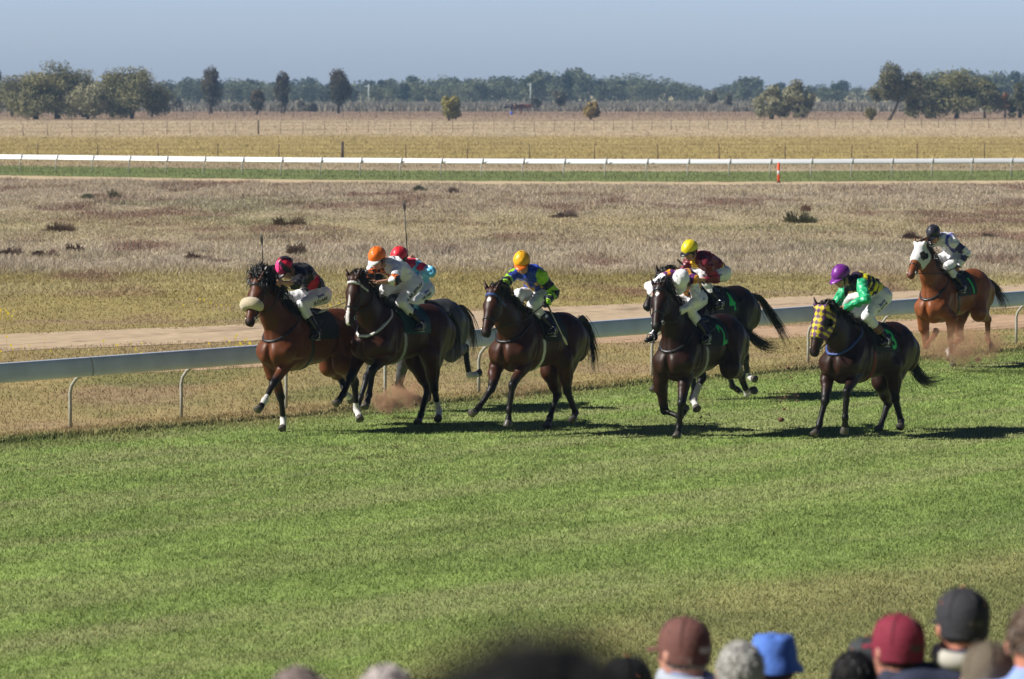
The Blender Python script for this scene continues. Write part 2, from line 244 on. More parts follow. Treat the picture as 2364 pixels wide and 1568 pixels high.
def horse_sdf(L,h=.0135,jr=1.0):
    P={k:np.array(v,float) for k,v in L.items()}
    A=np.array(list(P.values())); lo=np.minimum(A.min(0)-.2,(-1.2,-.5,-.03)); hi=np.maximum(A.max(0)+.25,(.95,.5,1.75))
    s=SDF(lo,hi,h)
    # trunk
    s.cap((.38,0,1.21),.345,(-.10,0,1.255),.300,.08,sq=.74)
    s.cap((-.12,0,1.28),.27,(-.50,0,1.36),.215,.12,sq=.92)
    s.ell((-.60,0,1.37),(.34,.245,.265),.12)
    s.cap((.52,0,1.52),.085,(.12,0,1.49),.075,.12); s.cap((-.3,0,1.54),.07,(-.8,0,1.5),.075,.10)
    s.ell((.64,0,1.14),(.20,.185,.26),.10)
    for sg in(-1,1):
        q='L' if sg>0 else 'R'; sh=np.array((.71,sg*.155,1.13)); el=P['el'+q]; kn=P['kn'+q]; fe=P['fe'+q]; ho=P['ho'+q]
        s.ell((.785,sg*.082,1.10),(.10,.088,.13),.02)
        s.cap((.47,sg*.10,1.46),.085,sh,.115,.08); s.cap((.30,sg*.12,1.38),.08,sh,.09,.08)
        s.ell((.50,sg*.165,1.14),(.17,.095,.15),.05)
        s.cap(sh,.105,el,.088,.05)
        s.cap(el,.090,kn,.050,.04); m=el+(kn-el)*.3; s.cap(el,.075,m+(np.array([.028,sg*.012,0])),.070,.03)
        s.ell(kn,(.052,.048,.056),.02)
        cd=(fe-kn)/np.linalg.norm(fe-kn); s.cap(kn,.040,fe,.034,.025); s.ell(fe,(.044,.041,.044),.025)
        pe=fe+(ho-fe)*.55; s.cap(fe,.034,pe,.040,.02); s.cap(pe,.040,fe+(ho-fe)*.72,.046,.01)
        # hind
        hip=np.array((-.62,sg*.15,1.33)); st=P['st'+q]; hk=P['hk'+q]; hf=P['hf'+q]; hh=P['hh'+q]
        s.cap(hip,.195,st,.140,.08,sq=.78); s.cap((-.82,sg*.11,1.30),.14,st*.4+hk*.6,.075,.10,sq=.9)
        s.ell((-.86,sg*.11,1.20),(.12,.11,.19),.08)
        s.cap(st,.120,hk,.050,.05); g=(hk-st)/np.linalg.norm(hk-st); bk=np.array([-g[2]*-1,0,g[0]*-1.0]); bk=np.array([g[2],0,-g[0]]); 
        if bk[0]>0: bk=-bk
        s.cap(st+g*.16+bk*.03,.085,hk-g*.05+bk*.03,.032,.04)
        s.ell(hk,(.058,.048,.062),.03); s.cap(hk+bk*.035-g*.05,.026,hk+bk*.025+(hf-hk)*.12,.030,.025)
        s.cap(hk,.046,hf,.036,.03); s.ell(hf,(.046,.043,.046),.025)
        pe=hf+(hh-hf)*.55; s.cap(hf,.036,pe,.041,.02); s.cap(pe,.041,hf+(hh-hf)*.72,.046,.01)
    # neck
    po=P['poll']; no=P['nose']; u,wv,v=basis(no-po); hl=np.linalg.norm(no-po)
    jaw=po+u*.17+v*.07; nb=np.array((.56,0,1.30)); mid=(nb+po)/2
    s.cap(nb,.250,mid+np.array([-.02,0,-.03]),.165,.12,sq=.66); s.cap(mid+np.array([-.02,0,-.03]),.165,po+u*.02+v*.05,.108,.08,sq=.70)
    s.cap((.40,0,1.52),.09,(nb+po)/2+np.array([-.06,0,.11]),.068,.10,sq=.8); s.cap((nb+po)/2+np.array([-.06,0,.11]),.068,po-u*.0,.06,.07,sq=.8)
    # head
    H=np.stack([u,wv,v],1)
    def hp(a,b,c): return po+u*a+wv*b+v*c
    s.ell(hp(.06,0,.03),(.11,.082,.085),.04,H); s.ell(hp(.17,0,.005),(.12,.098,.062),.04,H)
    for sg in(-1,1):
        s.ell(hp(.215,sg*.044,.110),(.130,.042,.105),.035,H); s.ell(hp(.165,sg*.080,.012),(.045,.020,.026),.03,H)
        s.ell(hp(.30,sg*.058,.035),(.09,.012,.014),.03,H)
    s.cap(hp(.18,0,.03),.080,hp(hl*.80,0,.035),.052,.05,sq=.96,ax=wv); s.cap(hp(.25,0,.005),.045,hp(hl*.78,0,.008),.032,.05)
    s.cap(hp(.26,0,.12),.045,hp(hl*.84,0,.075),.030,.05)
    s.ell(hp(hl*.88,0,.038),(.064,.062,.055),.03,H); s.ell(hp(hl*.90,0,.085),(.040,.036,.026),.02,H)
    for sg in(-1,1):
        s.ell(hp(hl*.91,sg*.036,.020),(.032,.020,.024),.015,H); s.ell(hp(hl*.935,sg*.046,.014),(.020,.013,.013),.006,H,sub=True)
        e0=hp(.015,sg*.058,-.03); d=(-u*.72-v*.25+wv*sg*.30)
        if jr<1: d=(-u*.45+v*.5+wv*sg*.25)
        s.cap(e0,.026,e0+d*.085,.031,.025,sq=.7,ax=wv); s.cap(e0+d*.085,.030,e0+d*.20,.009,.012,sq=.7,ax=wv)
    s.cap(hp(hl*.86,0,.075),.004,hp(hl*1.02,0,.070),.004,.0,sub=True)
    return s,P,(po,u,wv,v,hl)
def add_hoof(parent,fe,ho,mat_=None):
    fe=np.array(fe);ho=np.array(ho); d=(ho-fe)/np.linalg.norm(ho-fe); c=fe+(ho-fe)*.70
    b=MB(); V=[];F=[]; n=14
    side=np.array([0,1,0.])-d*d[1]; side/=np.linalg.norm(side); fr=np.cross(side,d); 
    if fr[0]<0: fr=-fr
    for j,(t,r,o) in enumerate([(0,.044,0),(.02,.050,.004),(.075,.062,.018),(.082,.060,.018),(.083,.0,.018)]):
        for i in range(n):
            a=2*math.pi*i/n; rr=r*(1 if math.cos(a)>-.4 else .86); V.append(c+d*t+fr*(math.cos(a)*rr+o)+side*math.sin(a)*rr*.92)
    for j in range(4):
        for i in range(n): F.append((j*n+i,j*n+(i+1)%n,(j+1)*n+(i+1)%n,(j+1)*n+i))
    b.add(V,F); return b.build('hoof',mat_ or M_HOOF,parent)
def muscle(V,Q,P,hd):
    """shallow grooves and ridges between the muscles, pressed into the skin"""
    a=V[Q[:,0]];b=V[Q[:,1]];c=V[Q[:,2]]; fn=np.cross(b-a,c-a); N=np.zeros_like(V)
    for i in range(4): np.add.at(N,Q[:,i],fn)
    N/=np.linalg.norm(N,axis=1)[:,None]+1e-12; f=np.zeros(len(V)); S=V[:,[0,2]]; side=np.abs(V[:,1])
    po,u,wv,v,hl=hd; tr=(side>.05)
    def line(p,q,w,d,m=None):
        nonlocal f
        p=np.array(p,float);q=np.array(q,float)-p; t=np.clip(((S-p)@q)/(q@q),0,1); r=np.linalg.norm(S-p-t[:,None]*q,axis=1); g=np.exp(-(r/w)**2)*d*np.sin(np.pi*(.15+.7*t)); f=f-g*(tr if m is None else m)
    low=side<.32
    line((.36,1.50),(.44,1.06),.030,.020,low&tr); line((.62,1.46),(.74,1.24),.030,.016); line((.47,1.40),(.66,1.16),.035,-.012)
    line((.40,1.02),(.64,1.00),.025,.018,V[:,0]<.68); line((.55,1.10),(.46,1.26),.022,.012); line((-.30,1.38),(-.40,1.00),.045,.026)
    line((-.80,1.48),(-.80,.98),.030,.012); line((-.62,1.52),(-.50,1.14),.040,.007); line((-.46,1.49),(-.42,1.44),.035,-.020); line((-.90,1.30),(-.92,1.05),.03,-.008)
    for i in range(6): line((.24-i*.085,1.36),(.20-i*.085,1.02),.014,.0022)
    mid=(side<.05)&(V[:,0]>.7); line((.95,1.30),(.90,.98),.30,.022,mid*np.exp(-(V[:,1]/.022)**2))
    f+=(vn3(V[:,0]*9+9,V[:,1]*9+9,V[:,2]*9+9)-.5)*.010+(vn3(V[:,0]*22+9,V[:,1]*22+9,V[:,2]*22+9)-.5)*.004
    for q in 'LR':   # tendons and forearm muscle cords
        for a_,b_ in (('el','kn'),('st','hk')):
            d,t=seg_d(V,P[a_+q],P[b_+q]); ang=(V[:,0]-(P[a_+q][0]+(P[b_+q][0]-P[a_+q][0])*t)); f-=(d<.13)*np.exp(-(ang/.014)**2)*.009*np.sin(np.pi*t)
        for a_,b_ in (('kn','fe'),('hk','hf')):
            d,t=seg_d(V,P[a_+q],P[b_+q]); ang=(V[:,0]-(P[a_+q][0]+(P[b_+q][0]-P[a_+q][0])*t))+.010; f-=(d<.055)*np.exp(-(ang/.009)**2)*.006*np.sin(np.pi*t)
    a_=(V-po)@u; c_=(V-po)@v; hm=(np.linalg.norm(V-po-u*.3,axis=1)<.45)&(a_>.05); f=np.where(hm,f*.35,f)
    return V+N*f[:,None]
COATS={'bay':((.115,.034,.011),(.009,.007,.006)),'darkbay':((.026,.0098,.0055),(.007,.006,.0055)),'brown':((.015,.0075,.005),(.006,.005,.005)),
 'grey':((.075,.076,.080),(.012,.012,.013)),'chestnut':((.20,.060,.018),(.17,.05,.018)),'midbay':((.046,.0145,.006),(.008,.006,.005))}
def strands(n,path,spread,wid,cols,seed,droop=0,shape=None,lenv=(.6,1)):
    """hair: tapered ribbons following a guide path, each with its own offset"""
    rg=np.random.default_rng(seed); path=np.array(path,float); V=[];F=[];C=[]
    m=8; tt=np.linspace(0,1,m); cum=np.r_[0,np.cumsum(np.linalg.norm(np.diff(path,axis=0),axis=1))]; cum/=cum[-1]
    for i in range(n):
        L=rg.uniform(*lenv); t=tt*L; p=np.stack([np.interp(t,cum,path[:,k]) for k in range(3)],1)
        off=rg.normal(size=3)*spread; curl=rg.normal(size=3)*spread*.7; ph=rg.uniform(0,6)
        s=(tt**.9)[:,None]; p=p+off*(.25+s)+curl*s*s+np.stack([np.sin(tt*5+ph)*.012*tt]*3,1); p[:,2]-=droop*tt**2*rg.uniform(.5,1.5)
        wd=wid*rg.uniform(.6,1.3)*(1-tt**2*.9); d=rg.normal(size=3); d/=np.linalg.norm(d)
        b=len(V); 
        for j in range(m): V.append(p[j]-d*wd[j]); V.append(p[j]+d*wd[j])
        c=np.array(cols[0])*(1-0)+0; 
        for j in range(m):
            cc=(np.array(cols[0])*(1-tt[j])+np.array(cols[1])*tt[j])*rg.uniform(.8,1.25); C+= [cc,cc]
        for j in range(m-1): F.append((b+2*j,b+2*j+1,b+2*j+3,b+2*j+2))
    return np.array(V),np.array(F),np.array(C)
def text_mesh(txt,size,ext=0,bold=0.0):
    cu=bpy.data.curves.new('t','FONT'); cu.body=txt; cu.size=size; cu.align_x='CENTER'; cu.align_y='CENTER'; cu.extrude=ext; cu.offset=bold; cu.resolution_u=3
    o=bpy.data.objects.new('t',cu); COL.objects.link(o); dg=bpy.context.evaluated_depsgraph_get()
    me=bpy.data.meshes.new_from_object(o.evaluated_get(dg)); bpy.data.objects.remove(o); bpy.data.curves.remove(cu)
    bm=bmesh.new(); bm.from_mesh(me); bmesh.ops.subdivide_edges(bm,edges=[e for e in bm.edges if e.calc_length()>size*.25],cuts=2)
    bmesh.ops.triangulate(bm,faces=bm.faces[:]); bm.to_mesh(me); bm.free(); return me
def decal(txt,bvh,c,right,up,size,material,parent,name='numeral',off=.012,bold=0.):
    """lettering laid on a surface: every vertex cast onto it along the decal's normal"""
    c=Vector(c); right=Vector(right).normalized(); up=Vector(up).normalized(); up=(up-right*up.dot(right)).normalized(); nn=right.cross(up)
    me=text_mesh(txt,size,0,bold)
    for v in me.vertices:
        p=c+right*v.co.x+up*v.co.y+nn*.6
        hit=bvh.ray_cast(p,-nn,1.5)
        v.co=(hit[0]+nn*off) if hit[0] is not None else c+right*v.co.x+up*v.co.y
    me.materials.clear(); return link(name,me,material,parent,False)
def make_horse(key,label,coat,cat='racehorse',socks=(),face=None,number=None,cloth=M_CLOTH,mane_n=170,forelock=0,bush=.5,tail=None,tailcol=None,
               hood=None,noseband=False,brow=M_TACK,breast=M_TACK,girthm=M_TACK,numpos=(-.21,1.40),legcol=True,breast_drop=0):
    d=HD[key]; s,P,hd=horse_sdf(d['L']); po,u,wv,v,hl=hd
    root=empty('racehorse',label=label,cat=cat,group='racehorses galloping along the turf'); root.matrix_world=root_matrix(d['root'])
    D=s.D; V,Q=nets(D,s.lo,s.h); V=muscle(V,Q,P,hd); base,dark=COATS[coat]; n=len(V)
    C=np.tile(np.array(base,float),(n,1))
    C*= (1-.25*sstep(V[:,2],1.25,1.6)*(coat!='chestnut'))[:,None]
    if coat=='grey': C*= (.75+.5*fbm2(V[:,0]*6,V[:,2]*6,3))[:,None]
    Hh=V-po; a_=Hh@u; b_=Hh@wv; c_=Hh@v; head=(a_>-.02)&(np.abs(b_)<.16)&(c_>-.12)&(c_<.25)&(np.linalg.norm(Hh,axis=1)<hl+.1)
    if legcol:
        dk=np.zeros(n)
        for q in 'LR':
            for (x,y,z,f) in (('el','kn','fe','ho'),('st','hk','hf','hh')):
                d0,t0=seg_d(V,P[x+q],P[y+q]); d1,_=seg_d(V,P[y+q],P[z+q]); d2,_=seg_d(V,P[z+q],P[f+q])
                dk=np.maximum(dk,(d0<.12)*sstep(t0,.55,.95)*(V[:,2]<1.0)); dk=np.maximum(dk,(np.minimum(d1,d2)<.075)*1.)
        C=lerpc(C,dark,dk)
    for lg in socks:   # (fetlock key, hoof key, from 0..1 of cannon, colour)
        top,fe,ho,fr=lg[:4]; d1,t1=seg_d(V,P[top],P[fe]); d2,_=seg_d(V,P[fe],P[ho])
        m=np.maximum((d1<.075)*(t1>fr)*(d1<d2+.2),(d2<.06)*(len(lg)<5)).astype(float); C=lerpc(C,(.62,.60,.57),m)
    mz=head*sstep(a_,hl*.80,hl*.92); C=lerpc(C,dark if coat!='chestnut' else (.10,.03,.02),mz*.9)
    ey=head*np.exp(-((a_-.17)**2+(c_-.02)**2)/.0018)*(np.abs(b_)>.06); C=lerpc(C,dark,ey*.7)
    if face=='blaze': C=lerpc(C,(.62,.58,.55),head*(c_<.05)*(np.abs(b_-.004)<.012+.012*sstep(a_,.3,.5))*(a_>.22)*1.)
    if face=='star': C=lerpc(C,(.6,.58,.56),head*(c_<.03)*(((a_-.13)/.035)**2+(b_/.024)**2<1)*1.)
    if face=='bluefade': pass
    if face=='darkfore': C=lerpc(C,dark,head*sstep(-a_,-.30,-.18)*.95)
    me=mesh_np('body',V,Q,C); body=link('body',me,M_COAT,root); bvh=BVHTree.FromPolygons([tuple(x) for x in V],[tuple(x) for x in Q])
    X=s.ax[0][:,None,None];Y=s.ax[1][None,:,None];Z=s.ax[2][None,None,:]
    def band(name,fld,off,m,par=root,col=None):
        E=np.maximum(D-off,fld); v_,q_=nets(E,s.lo,s.h)
        if not len(v_): return None
        me=mesh_np(name,v_,q_,col(v_) if col else None); return link(name,me,m,par)
    def hloc():
        x=X-po[0];y=Y-po[1];z=Z-po[2]; return x*u[0]+y*u[1]+z*u[2],x*wv[0]+y*wv[1]+z*wv[2],x*v[0]+y*v[1]+z*v[2]
    ha,hb,hc=hloc(); near=np.sqrt(ha**2+hb**2+hc**2)-(hl+.05)
    nearh=np.maximum(np.maximum(-ha-.05,np.abs(hb)-.16),np.abs(hc-.03)-.19)
    # tack
    sc=band('saddle_cloth',np.maximum(np.maximum(np.abs(X+.04)-.29,1.27-Z),Z-1.8)+0*Y,.014,cloth); 
    band('girth',np.maximum(np.abs(X-.24-.12*(Z-1.2))-.035,Z-1.30)+0*Y,.012,girthm)
    if breast: band('breastplate',np.maximum(np.maximum(np.abs((Z-(1.56-breast_drop))+(X-.40)*.66)-.015,.34-X),X-1.05)+0*Y,.010,breast)
    band('browband',np.maximum(np.abs(ha-.065-hc*.1)-.017,nearh),.009,brow)
    band('cheek_strap',np.maximum(np.maximum(np.abs(hc-.085+.10*(ha-.1))-.012,np.abs(ha-.25)-.2),nearh),.008,M_TACK)
    band('noseband',np.maximum(np.abs(ha-hl*.62-hc*.12)-.014,np.maximum(nearh,near)),.008,M_TACK)
    if noseband:
        fl=MB(); pts=[]; 
        for i in range(13):
            an=R(-120+240*i/12); pts.append(po+u*(hl*.53)+wv*math.sin(an)*.100-v*(math.cos(an)*.092-.02)+u*(1-math.cos(an))*.01)
        fl.tube(pts,[.045]+[.060,.070,.074]+[.077]*5+[.074,.070,.060]+[.045],10); fl.build('fleece_noseband',M_FLEECE,root)
    # saddle
    sb=MB(); sb.ell((.08,0,1.60),(.22,.15,.045),None,16,8); sb.ell((-.10,0,1.63),(.07,.13,.035)); sb.ell((.24,0,1.63),(.05,.08,.04)); sd_=sb.build('saddle',M_TACK,root)
    for sg in(-1,1):
        J=d['J']['aL' if sg>0 else 'aR']; MB().tube([(.10,sg*.17,1.60),(.08,sg*.27,1.52),(J[0]+.05,J[1]+sg*.02,J[2]+.02)],[.012,.011,.010],6,.4).build('stirrup_leather',M_TACK,root)
        st=MB(); c=np.array([J[0]+.05,J[1]+sg*.01,J[2]-.05]); ring=[c+np.array([0,math.cos(a)*.055,math.sin(a)*.06+.01]) for a in np.linspace(0,2*math.pi,13)]
        st.tube(ring,.007,6); st.box(c+np.array([0,0,-.05]),(.03,.05,.006)); st.build('stirrup_iron',M_STEEL,root)
    for sg in(-1,1):
        MB().ell(po+u*.172+wv*sg*.090+v*.018,(.022,.022,.022),None,10,8).build('eye',M_EYE,root)
    # reins and bit
    for sg in(-1,1):
        hnd=d['J']['hL' if sg>0 else 'hR']; hx=np.array(hnd); 
        if abs(hx[2]-1.85)>.3: hx=np.array([.6,sg*.12,1.75])
        bit=po+u*hl*.80+wv*sg*.060+v*.06; mid=(bit+hx)/2+np.array([-.03,sg*.05,-.06])
        MB().tube([bit,mid,hx],[.008,.008,.008],6).build('rein',M_TACK,root)
        MB().tube([bit+(v*math.cos(a)+u*math.sin(a))*.03+wv*sg*.012 for a in np.linspace(0,2*math.pi,11)],.005,5).build('bit_ring',M_STEEL,root)
    for fe,ho in(('feL','hoL'),('feR','hoR'),('hfL','hhL'),('hfR','hhR')): add_hoof(root,P[fe],P[ho])
    # mane along the crest
    hc_=(dark if tailcol is None else tailcol[0]); V3=[];F3=[];C3=[]; rg=np.random.default_rng(len(label)); nbv=0
    cr=np.array([(.36,0,1.60),(.55,0,1.62)]+[tuple((np.array((.56,0,1.30))+po)/2+np.array([-.06,0,.175]))]+[tuple(po-u*.06-v*.02),tuple(po+u*.02-v*.05)])
    for i in range(mane_n):
        t=rg.random()*(len(cr)-1); k=int(min(t,len(cr)-2)); b0=cr[k]+(cr[k+1]-cr[k])*(t-k); sg=rg.choice([-1,1],p=[.3,.7]); ln=rg.uniform(.10,.22)
        back=np.array([-.10,0,.05])*rg.uniform(0,1.6)
        puff=rg.uniform(.3,1)*bush; path=[b0,b0+np.array([0,sg*.03,.03+.05*puff])+back*.4,b0+np.array([-.01,sg*(.07+.03*puff),-.02+.05*puff])+back,b0+np.array([-.01,sg*(.09+.03*puff),-ln])+back*1.3]
        a,f,c=strands(4,path,.014,.008,(hc_,hc_),int(rg.integers(1e6))); V3.append(a);F3.append(f+nbv);C3.append(c);nbv+=len(a)
    for i in range(forelock):
        b0=po-u*rg.uniform(-.05,.16)-v*rg.uniform(.0,.05)+wv*rg.normal()*.05; o=rg.normal(size=3)*.045; up=np.array([-.05,0,.07])*rg.uniform(.4,1.1)
        a,f,c=strands(7,[b0,b0+up,b0+up*1.3+o*.6,b0+up*.9+o*1.2+np.array([-.03,0,-.07])],.022,.010,(hc_,hc_),int(rg.integers(1e6))); V3.append(a);F3.append(f+nbv);C3.append(c);nbv+=len(a)
    link('mane',mesh_np('mane',np.concatenate(V3),np.concatenate(F3),np.concatenate(C3)),M_HAIRB,root)
    # tail
    tp=tail or [(-.93,0,1.50),(-1.08,0,1.50),(-1.22,0,1.35),(-1.30,0,1.10),(-1.34,0,.85)]
    tc=tailcol or (dark,dark); a,f,c=strands(260,tp,.032,.006,tc,len(label)+3,0,None,(.55,1.05)); tb=MB().tube(tp[:3],[.04,.035,.02],8)
    tl=link('tail',mesh_np('tail',a,f,c),M_HAIRB,root); link('dock',tb.mesh('dock'),mat_solid(dark if coat!='chestnut' else base),tl)
    if hood:
        eyeh=np.minimum(np.sqrt((ha-.172)**2+(hb-.09)**2+(hc-.018)**2),np.sqrt((ha-.172)**2+(hb+.09)**2+(hc-.018)**2))-.034
        reg=np.maximum(np.maximum(np.maximum(ha-(hl*(.50 if hood=='white' else .60)),-ha-.03-.3*np.maximum(-hc,0)),nearh),-eyeh)
        def hcol(v_):
            w=v_-po; A=w@u; B=w@wv; Cc=w@v
            if hood=='white': c=np.tile([.62,.62,.62],(len(v_),1)).astype(float)
            elif hood=='black': c=np.tile([.012,.012,.014],(len(v_),1)).astype(float)
            else:
                qd=((np.floor((A+B)/.075)+np.floor((A-B)/.075))%2)>0; c=np.where(qd[:,None],[.62,.50,.02],[.10,.03,.12])
            ed=np.sqrt((A-.172)**2+(Cc-.018)**2); c[(np.abs(B)>.045)&(ed<.074)&(A<hl*.6)]=(.012,.012,.013)
            return c
        band('hood',reg,.010,M_VC,root,hcol)
        for sg in(-1,1):  # blinker cups behind each eye
            cb=MB(); cc=po+u*.15+wv*sg*.098+v*.045; V4=[];F4=[]
            for j,(rr,oo) in enumerate([(.052,0),(.054,.025),(.048,.050),(.044,.050),(.048,.022),(.046,.0)]):
                for i in range(9):
                    an=R(-100+200*i/8); V4.append(cc+v*(math.cos(an)*rr)*.9+u*(math.sin(an)*rr)-u*0+wv*sg*oo)
            for j in range(5):
                for i in range(8): F4.append((j*9+i,j*9+i+1,(j+1)*9+i+1,(j+1)*9+i))
            cb.add(V4,F4).build('blinker_cup',M_TACK,root)
    if number: 
        bs=BVHTree.FromObject(sc,bpy.context.evaluated_depsgraph_get()) if False else BVHTree.FromPolygons([tuple(v.co) for v in sc.data.vertices],[tuple(p.vertices) for p in sc.data.polygons])
        decal(number,bs,(numpos[0],.2,numpos[1]),(-1,0,0.12),(0.12,0,1),.34,M_GRN,root,'numeral',.008,.008)
    return root
_ms={}
def mat_solid(c,rough=.5):
    k=(tuple(round(float(x),3) for x in c),rough)
    if k not in _ms: _ms[k]=mat('solid_colour',c,rough)
    return _ms[k]
M_SKIN=mat('skin',(.50,.26,.17),.5,noise=.12,nscale=25,bump=.15,bscale=120); M_SATIN=mat('racing_silk',rough=.38,vcol=True,bump=.6,bscale=14,sheen=.08,spec=.4)
M_BREECH=mat('white_breeches',(.82,.82,.84),.5,bump=.4,bscale=16); M_BOOT=mat('riding_boot',(.01,.01,.012),.25); M_GOGG=mat('goggle_lens',(.006,.006,.008),.1,coat=.5)
M_INKB=mat('blue_ink',(.02,.04,.30),.6); M_INKK=mat('black_ink',(.02,.02,.025),.6); M_WHIP=mat('whip_shaft',(.03,.03,.03),.4); M_PALE=mat('pale_leather',(.62,.58,.48),.6)
M_BROWNL=mat('brown_leather',(.18,.09,.05),.5)
def hand_mesh(b,wr,dirv,side,thumbup,grip=1.0):
    """palm, four unequal bent fingers and a thumb, closed as round a rein"""
    wr=Vector(wr); d=Vector(dirv).normalized(); sd=Vector(side); sd=(sd-d*sd.dot(d)).normalized(); pn=d.cross(sd).normalized()
    M=Matrix((d,sd,pn)).transposed()
    b.ell(wr+d*.045,(.050,.040,.017),M,10,6)
    for i,(o,L) in enumerate([(-.028,.068),(-.010,.078),(.009,.073),(.027,.058)]):
        p0=wr+d*.082+sd*o; p1=p0+(d*.75-pn*.65)*L*.45*grip; p2=p1+(-d*.25-pn*.95)*L*.35; p3=p2+(-d*.9-pn*.1)*L*.3
        b.tube([p0-d*.02,p0,p1,p2,p3],[.010,.0100,.0095,.0085,.006],6)
    t=-sd*.03; b.tube([wr+d*.02+t,wr+d*.045-sd*.045-pn*.012,wr+d*.07-sd*.040-pn*.035,wr+d*.075-sd*.020-pn*.048],[.014,.012,.010,.007],6)
def head_prims(s,hc,f,upv,k=.015,hair=False):
    f=np.array(f,float);f/=np.linalg.norm(f); up=np.array(upv,float); up=up-f*(up@f); up/=np.linalg.norm(up); l=np.cross(up,f); M=np.stack([f,l,up],1)
    def q(a,b,c): return hc+f*a+l*b+up*c
    s.ell(q(-.012,0,.03),(.095,.076,.085),k,M); s.ell(q(.022,0,-.035),(.068,.060,.085),.04,M); s.ell(q(.060,0,-.098),(.026,.024,.020),.03,M)
    s.cap(q(.088,0,.012),.010,q(.108,0,-.030),.014,.014); s.ell(q(.094,0,-.034),(.014,.018,.010),.01,M)
    for sg in(-1,1):
        s.ell(q(.066,sg*.036,-.022),(.022,.020,.020),.02,M); s.ell(q(.086,sg*.030,.012),(.014,.018,.012),.010,M,sub=True)
        s.ell(q(.090,sg*.028,.034),(.010,.026,.008),.015,M)
        s.ell(q(-.012,sg*.078,-.008),(.020,.010,.032),.008,M); s.ell(q(.050,sg*.048,-.075),(.03,.012,.02),.03,M)
    s.ell(q(.088,0,-.066),(.010,.024,.006),.006,M); s.ell(q(.095,0,-.0615),(.012,.026,.0025),.0,M,sub=True); s.ell(q(.086,0,-.078),(.011,.020,.007),.006,M)
    return f,l,up,q,M
def make_jockey(key,label,silk,cap,face=(.80,.1,-.55),legm=M_BREECH,peak=None,capfn=None,short_left=False,gloves=None,texts=(),under=None,boot_top=None,bare=.5,whip=None,cover=True):
    d=HD[key]; J={k:np.array(v,float) for k,v in d['J'].items()}
    root=empty('person',label=label,cat='jockey',group='jockeys riding the racehorses'); root.matrix_world=root_matrix(d['root'])
    A=np.array(list(J.values())); lo=A.min(0)-.24; hi=A.max(0)+.24; h=.0095
    nk,pv,hd=J['nk'],J['pv'],J['hd']; bk=pv-nk; bl=np.linalg.norm(bk); nrm=np.cross(bk/bl,[0,1,0]); 
    if nrm[2]<0: nrm=-nrm
    m1=nk+bk*.28+nrm*.045; m2=nk+bk*.65+nrm*.05; hips={'L':pv+np.array([0,.085,-.02]),'R':pv+np.array([0,-.085,-.02])}
    fd=np.array(face,float);fd/=np.linalg.norm(fd); up0=np.array([.25,0,.97])
    def torso(s,e,k=.05):
        s.cap(nk+bk*.08,.085+e,m1,.118+e,k,sq=1.25); s.cap(m1,.118+e,m2,.112+e,k,sq=1.2); s.cap(m2,.112+e,pv+nrm*.02,.118+e,k,sq=1.15)
        for q in 'LR': s.cap(nk*.5+m1*.5,.09+e,J['s'+q],.062+e,k)
    def arm(s,e,e2,stop=1.0,k=.03):
        for q in 'LR':
            s.cap(J['s'+q],.058+e,J['e'+q],.044+e2,k); s.cap(J['e'+q],.043+e2,J['e'+q]+(J['h'+q]-J['e'+q])*stop,.029+e2*(.8),k)
    # body
    s=SDF(lo,hi,h); torso(s,-.02); arm(s,-.01,-.004); 
    hdc=hd; f,l,up,q,M=head_prims(s,hdc,fd,up0)
    s.cap(nk+bk*.05,.055,q(-.02,0,-.07),.050,.03)
    for z in 'LR':
        s.cap(hips[z],.09,J['k'+z],.055,.04); s.cap(J['k'+z],.055,J['a'+z],.035,.03)
    V,Q=nets(s.D,lo,h); me=mesh_np('body',V,Q); hb=MB()
    for z,sg in(('L',1),('R',-1)):
        if gloves: continue
        hv=J['h'+z]; dr=hv-J['e'+z]; hand_mesh(hb,hv-dr/np.linalg.norm(dr)*.01,dr+np.array([0,-sg*.1,0]),(.2,0,1.),1)
    if hb.V:
        nv=len(V); V2=np.concatenate([V,np.array(hb.V)]); bm=bmesh.new(); bm.from_mesh(me)
        h2=hb.mesh('h'); bm.from_mesh(h2); bm.to_mesh(me); bm.free()
    body=link('body',me,M_SKIN,root)
    if gloves:
        for z,sg in(('L',1),('R',-1)):
            g=MB(); hv=J['h'+z]; dr=hv-J['e'+z]; hand_mesh(g,hv-dr/np.linalg.norm(dr)*.01,dr+np.array([0,-sg*.1,0]),(.2,0,1.),1)
            g.build('glove',gloves,root)
    # silks
    s=SDF(lo,hi,h); torso(s,.006); arm(s,.012,.020,bare if bare<1 else 1.0)
    for z in 'LR': s.ell(J['e'+z],(.060,.060,.060),.03)
    s.cap(nk+bk*.02,.070,nk-(bk/bl)*.03,.058,.03)
    X=s.ax[0][:,None,None];Y=s.ax[1][None,:,None];Z=s.ax[2][None,None,:]
    g=np.broadcast_arrays(X*26,Y*18,Z*26); s.D+= (vn3(g[0]+9,g[1]+9,g[2]+9)-.5)*.030+(vn3(g[0]*2.3+3,g[1]*2+3,g[2]*2.3+3)-.5)*.012
    x=X-pv[0];y=Y-pv[1];z=Z-pv[2]; bd=bk/bl
    E=np.maximum(s.D,x*bd[0]+y*bd[1]+z*bd[2]+.01)
    V,Q=nets(E.astype(np.float32),lo,h)
    aw={}
    for z_ in 'LR':
        d1,t1=seg_d(V,J['s'+z_],J['e'+z_]); d2,t2=seg_d(V,J['e'+z_],J['h'+z_]); tor,_=seg_d(V,nk,pv)
        ln=np.where(d1<d2,t1*.5,.5+t2*.5); sgn=1 if z_=='L' else -1
        isarm=((np.minimum(d1,d2)<.095)&((V[:,1]-J['s'+z_][1])*sgn>-.03))|((d2<.085)&(tor>.14)); aw[z_]=(isarm,ln)
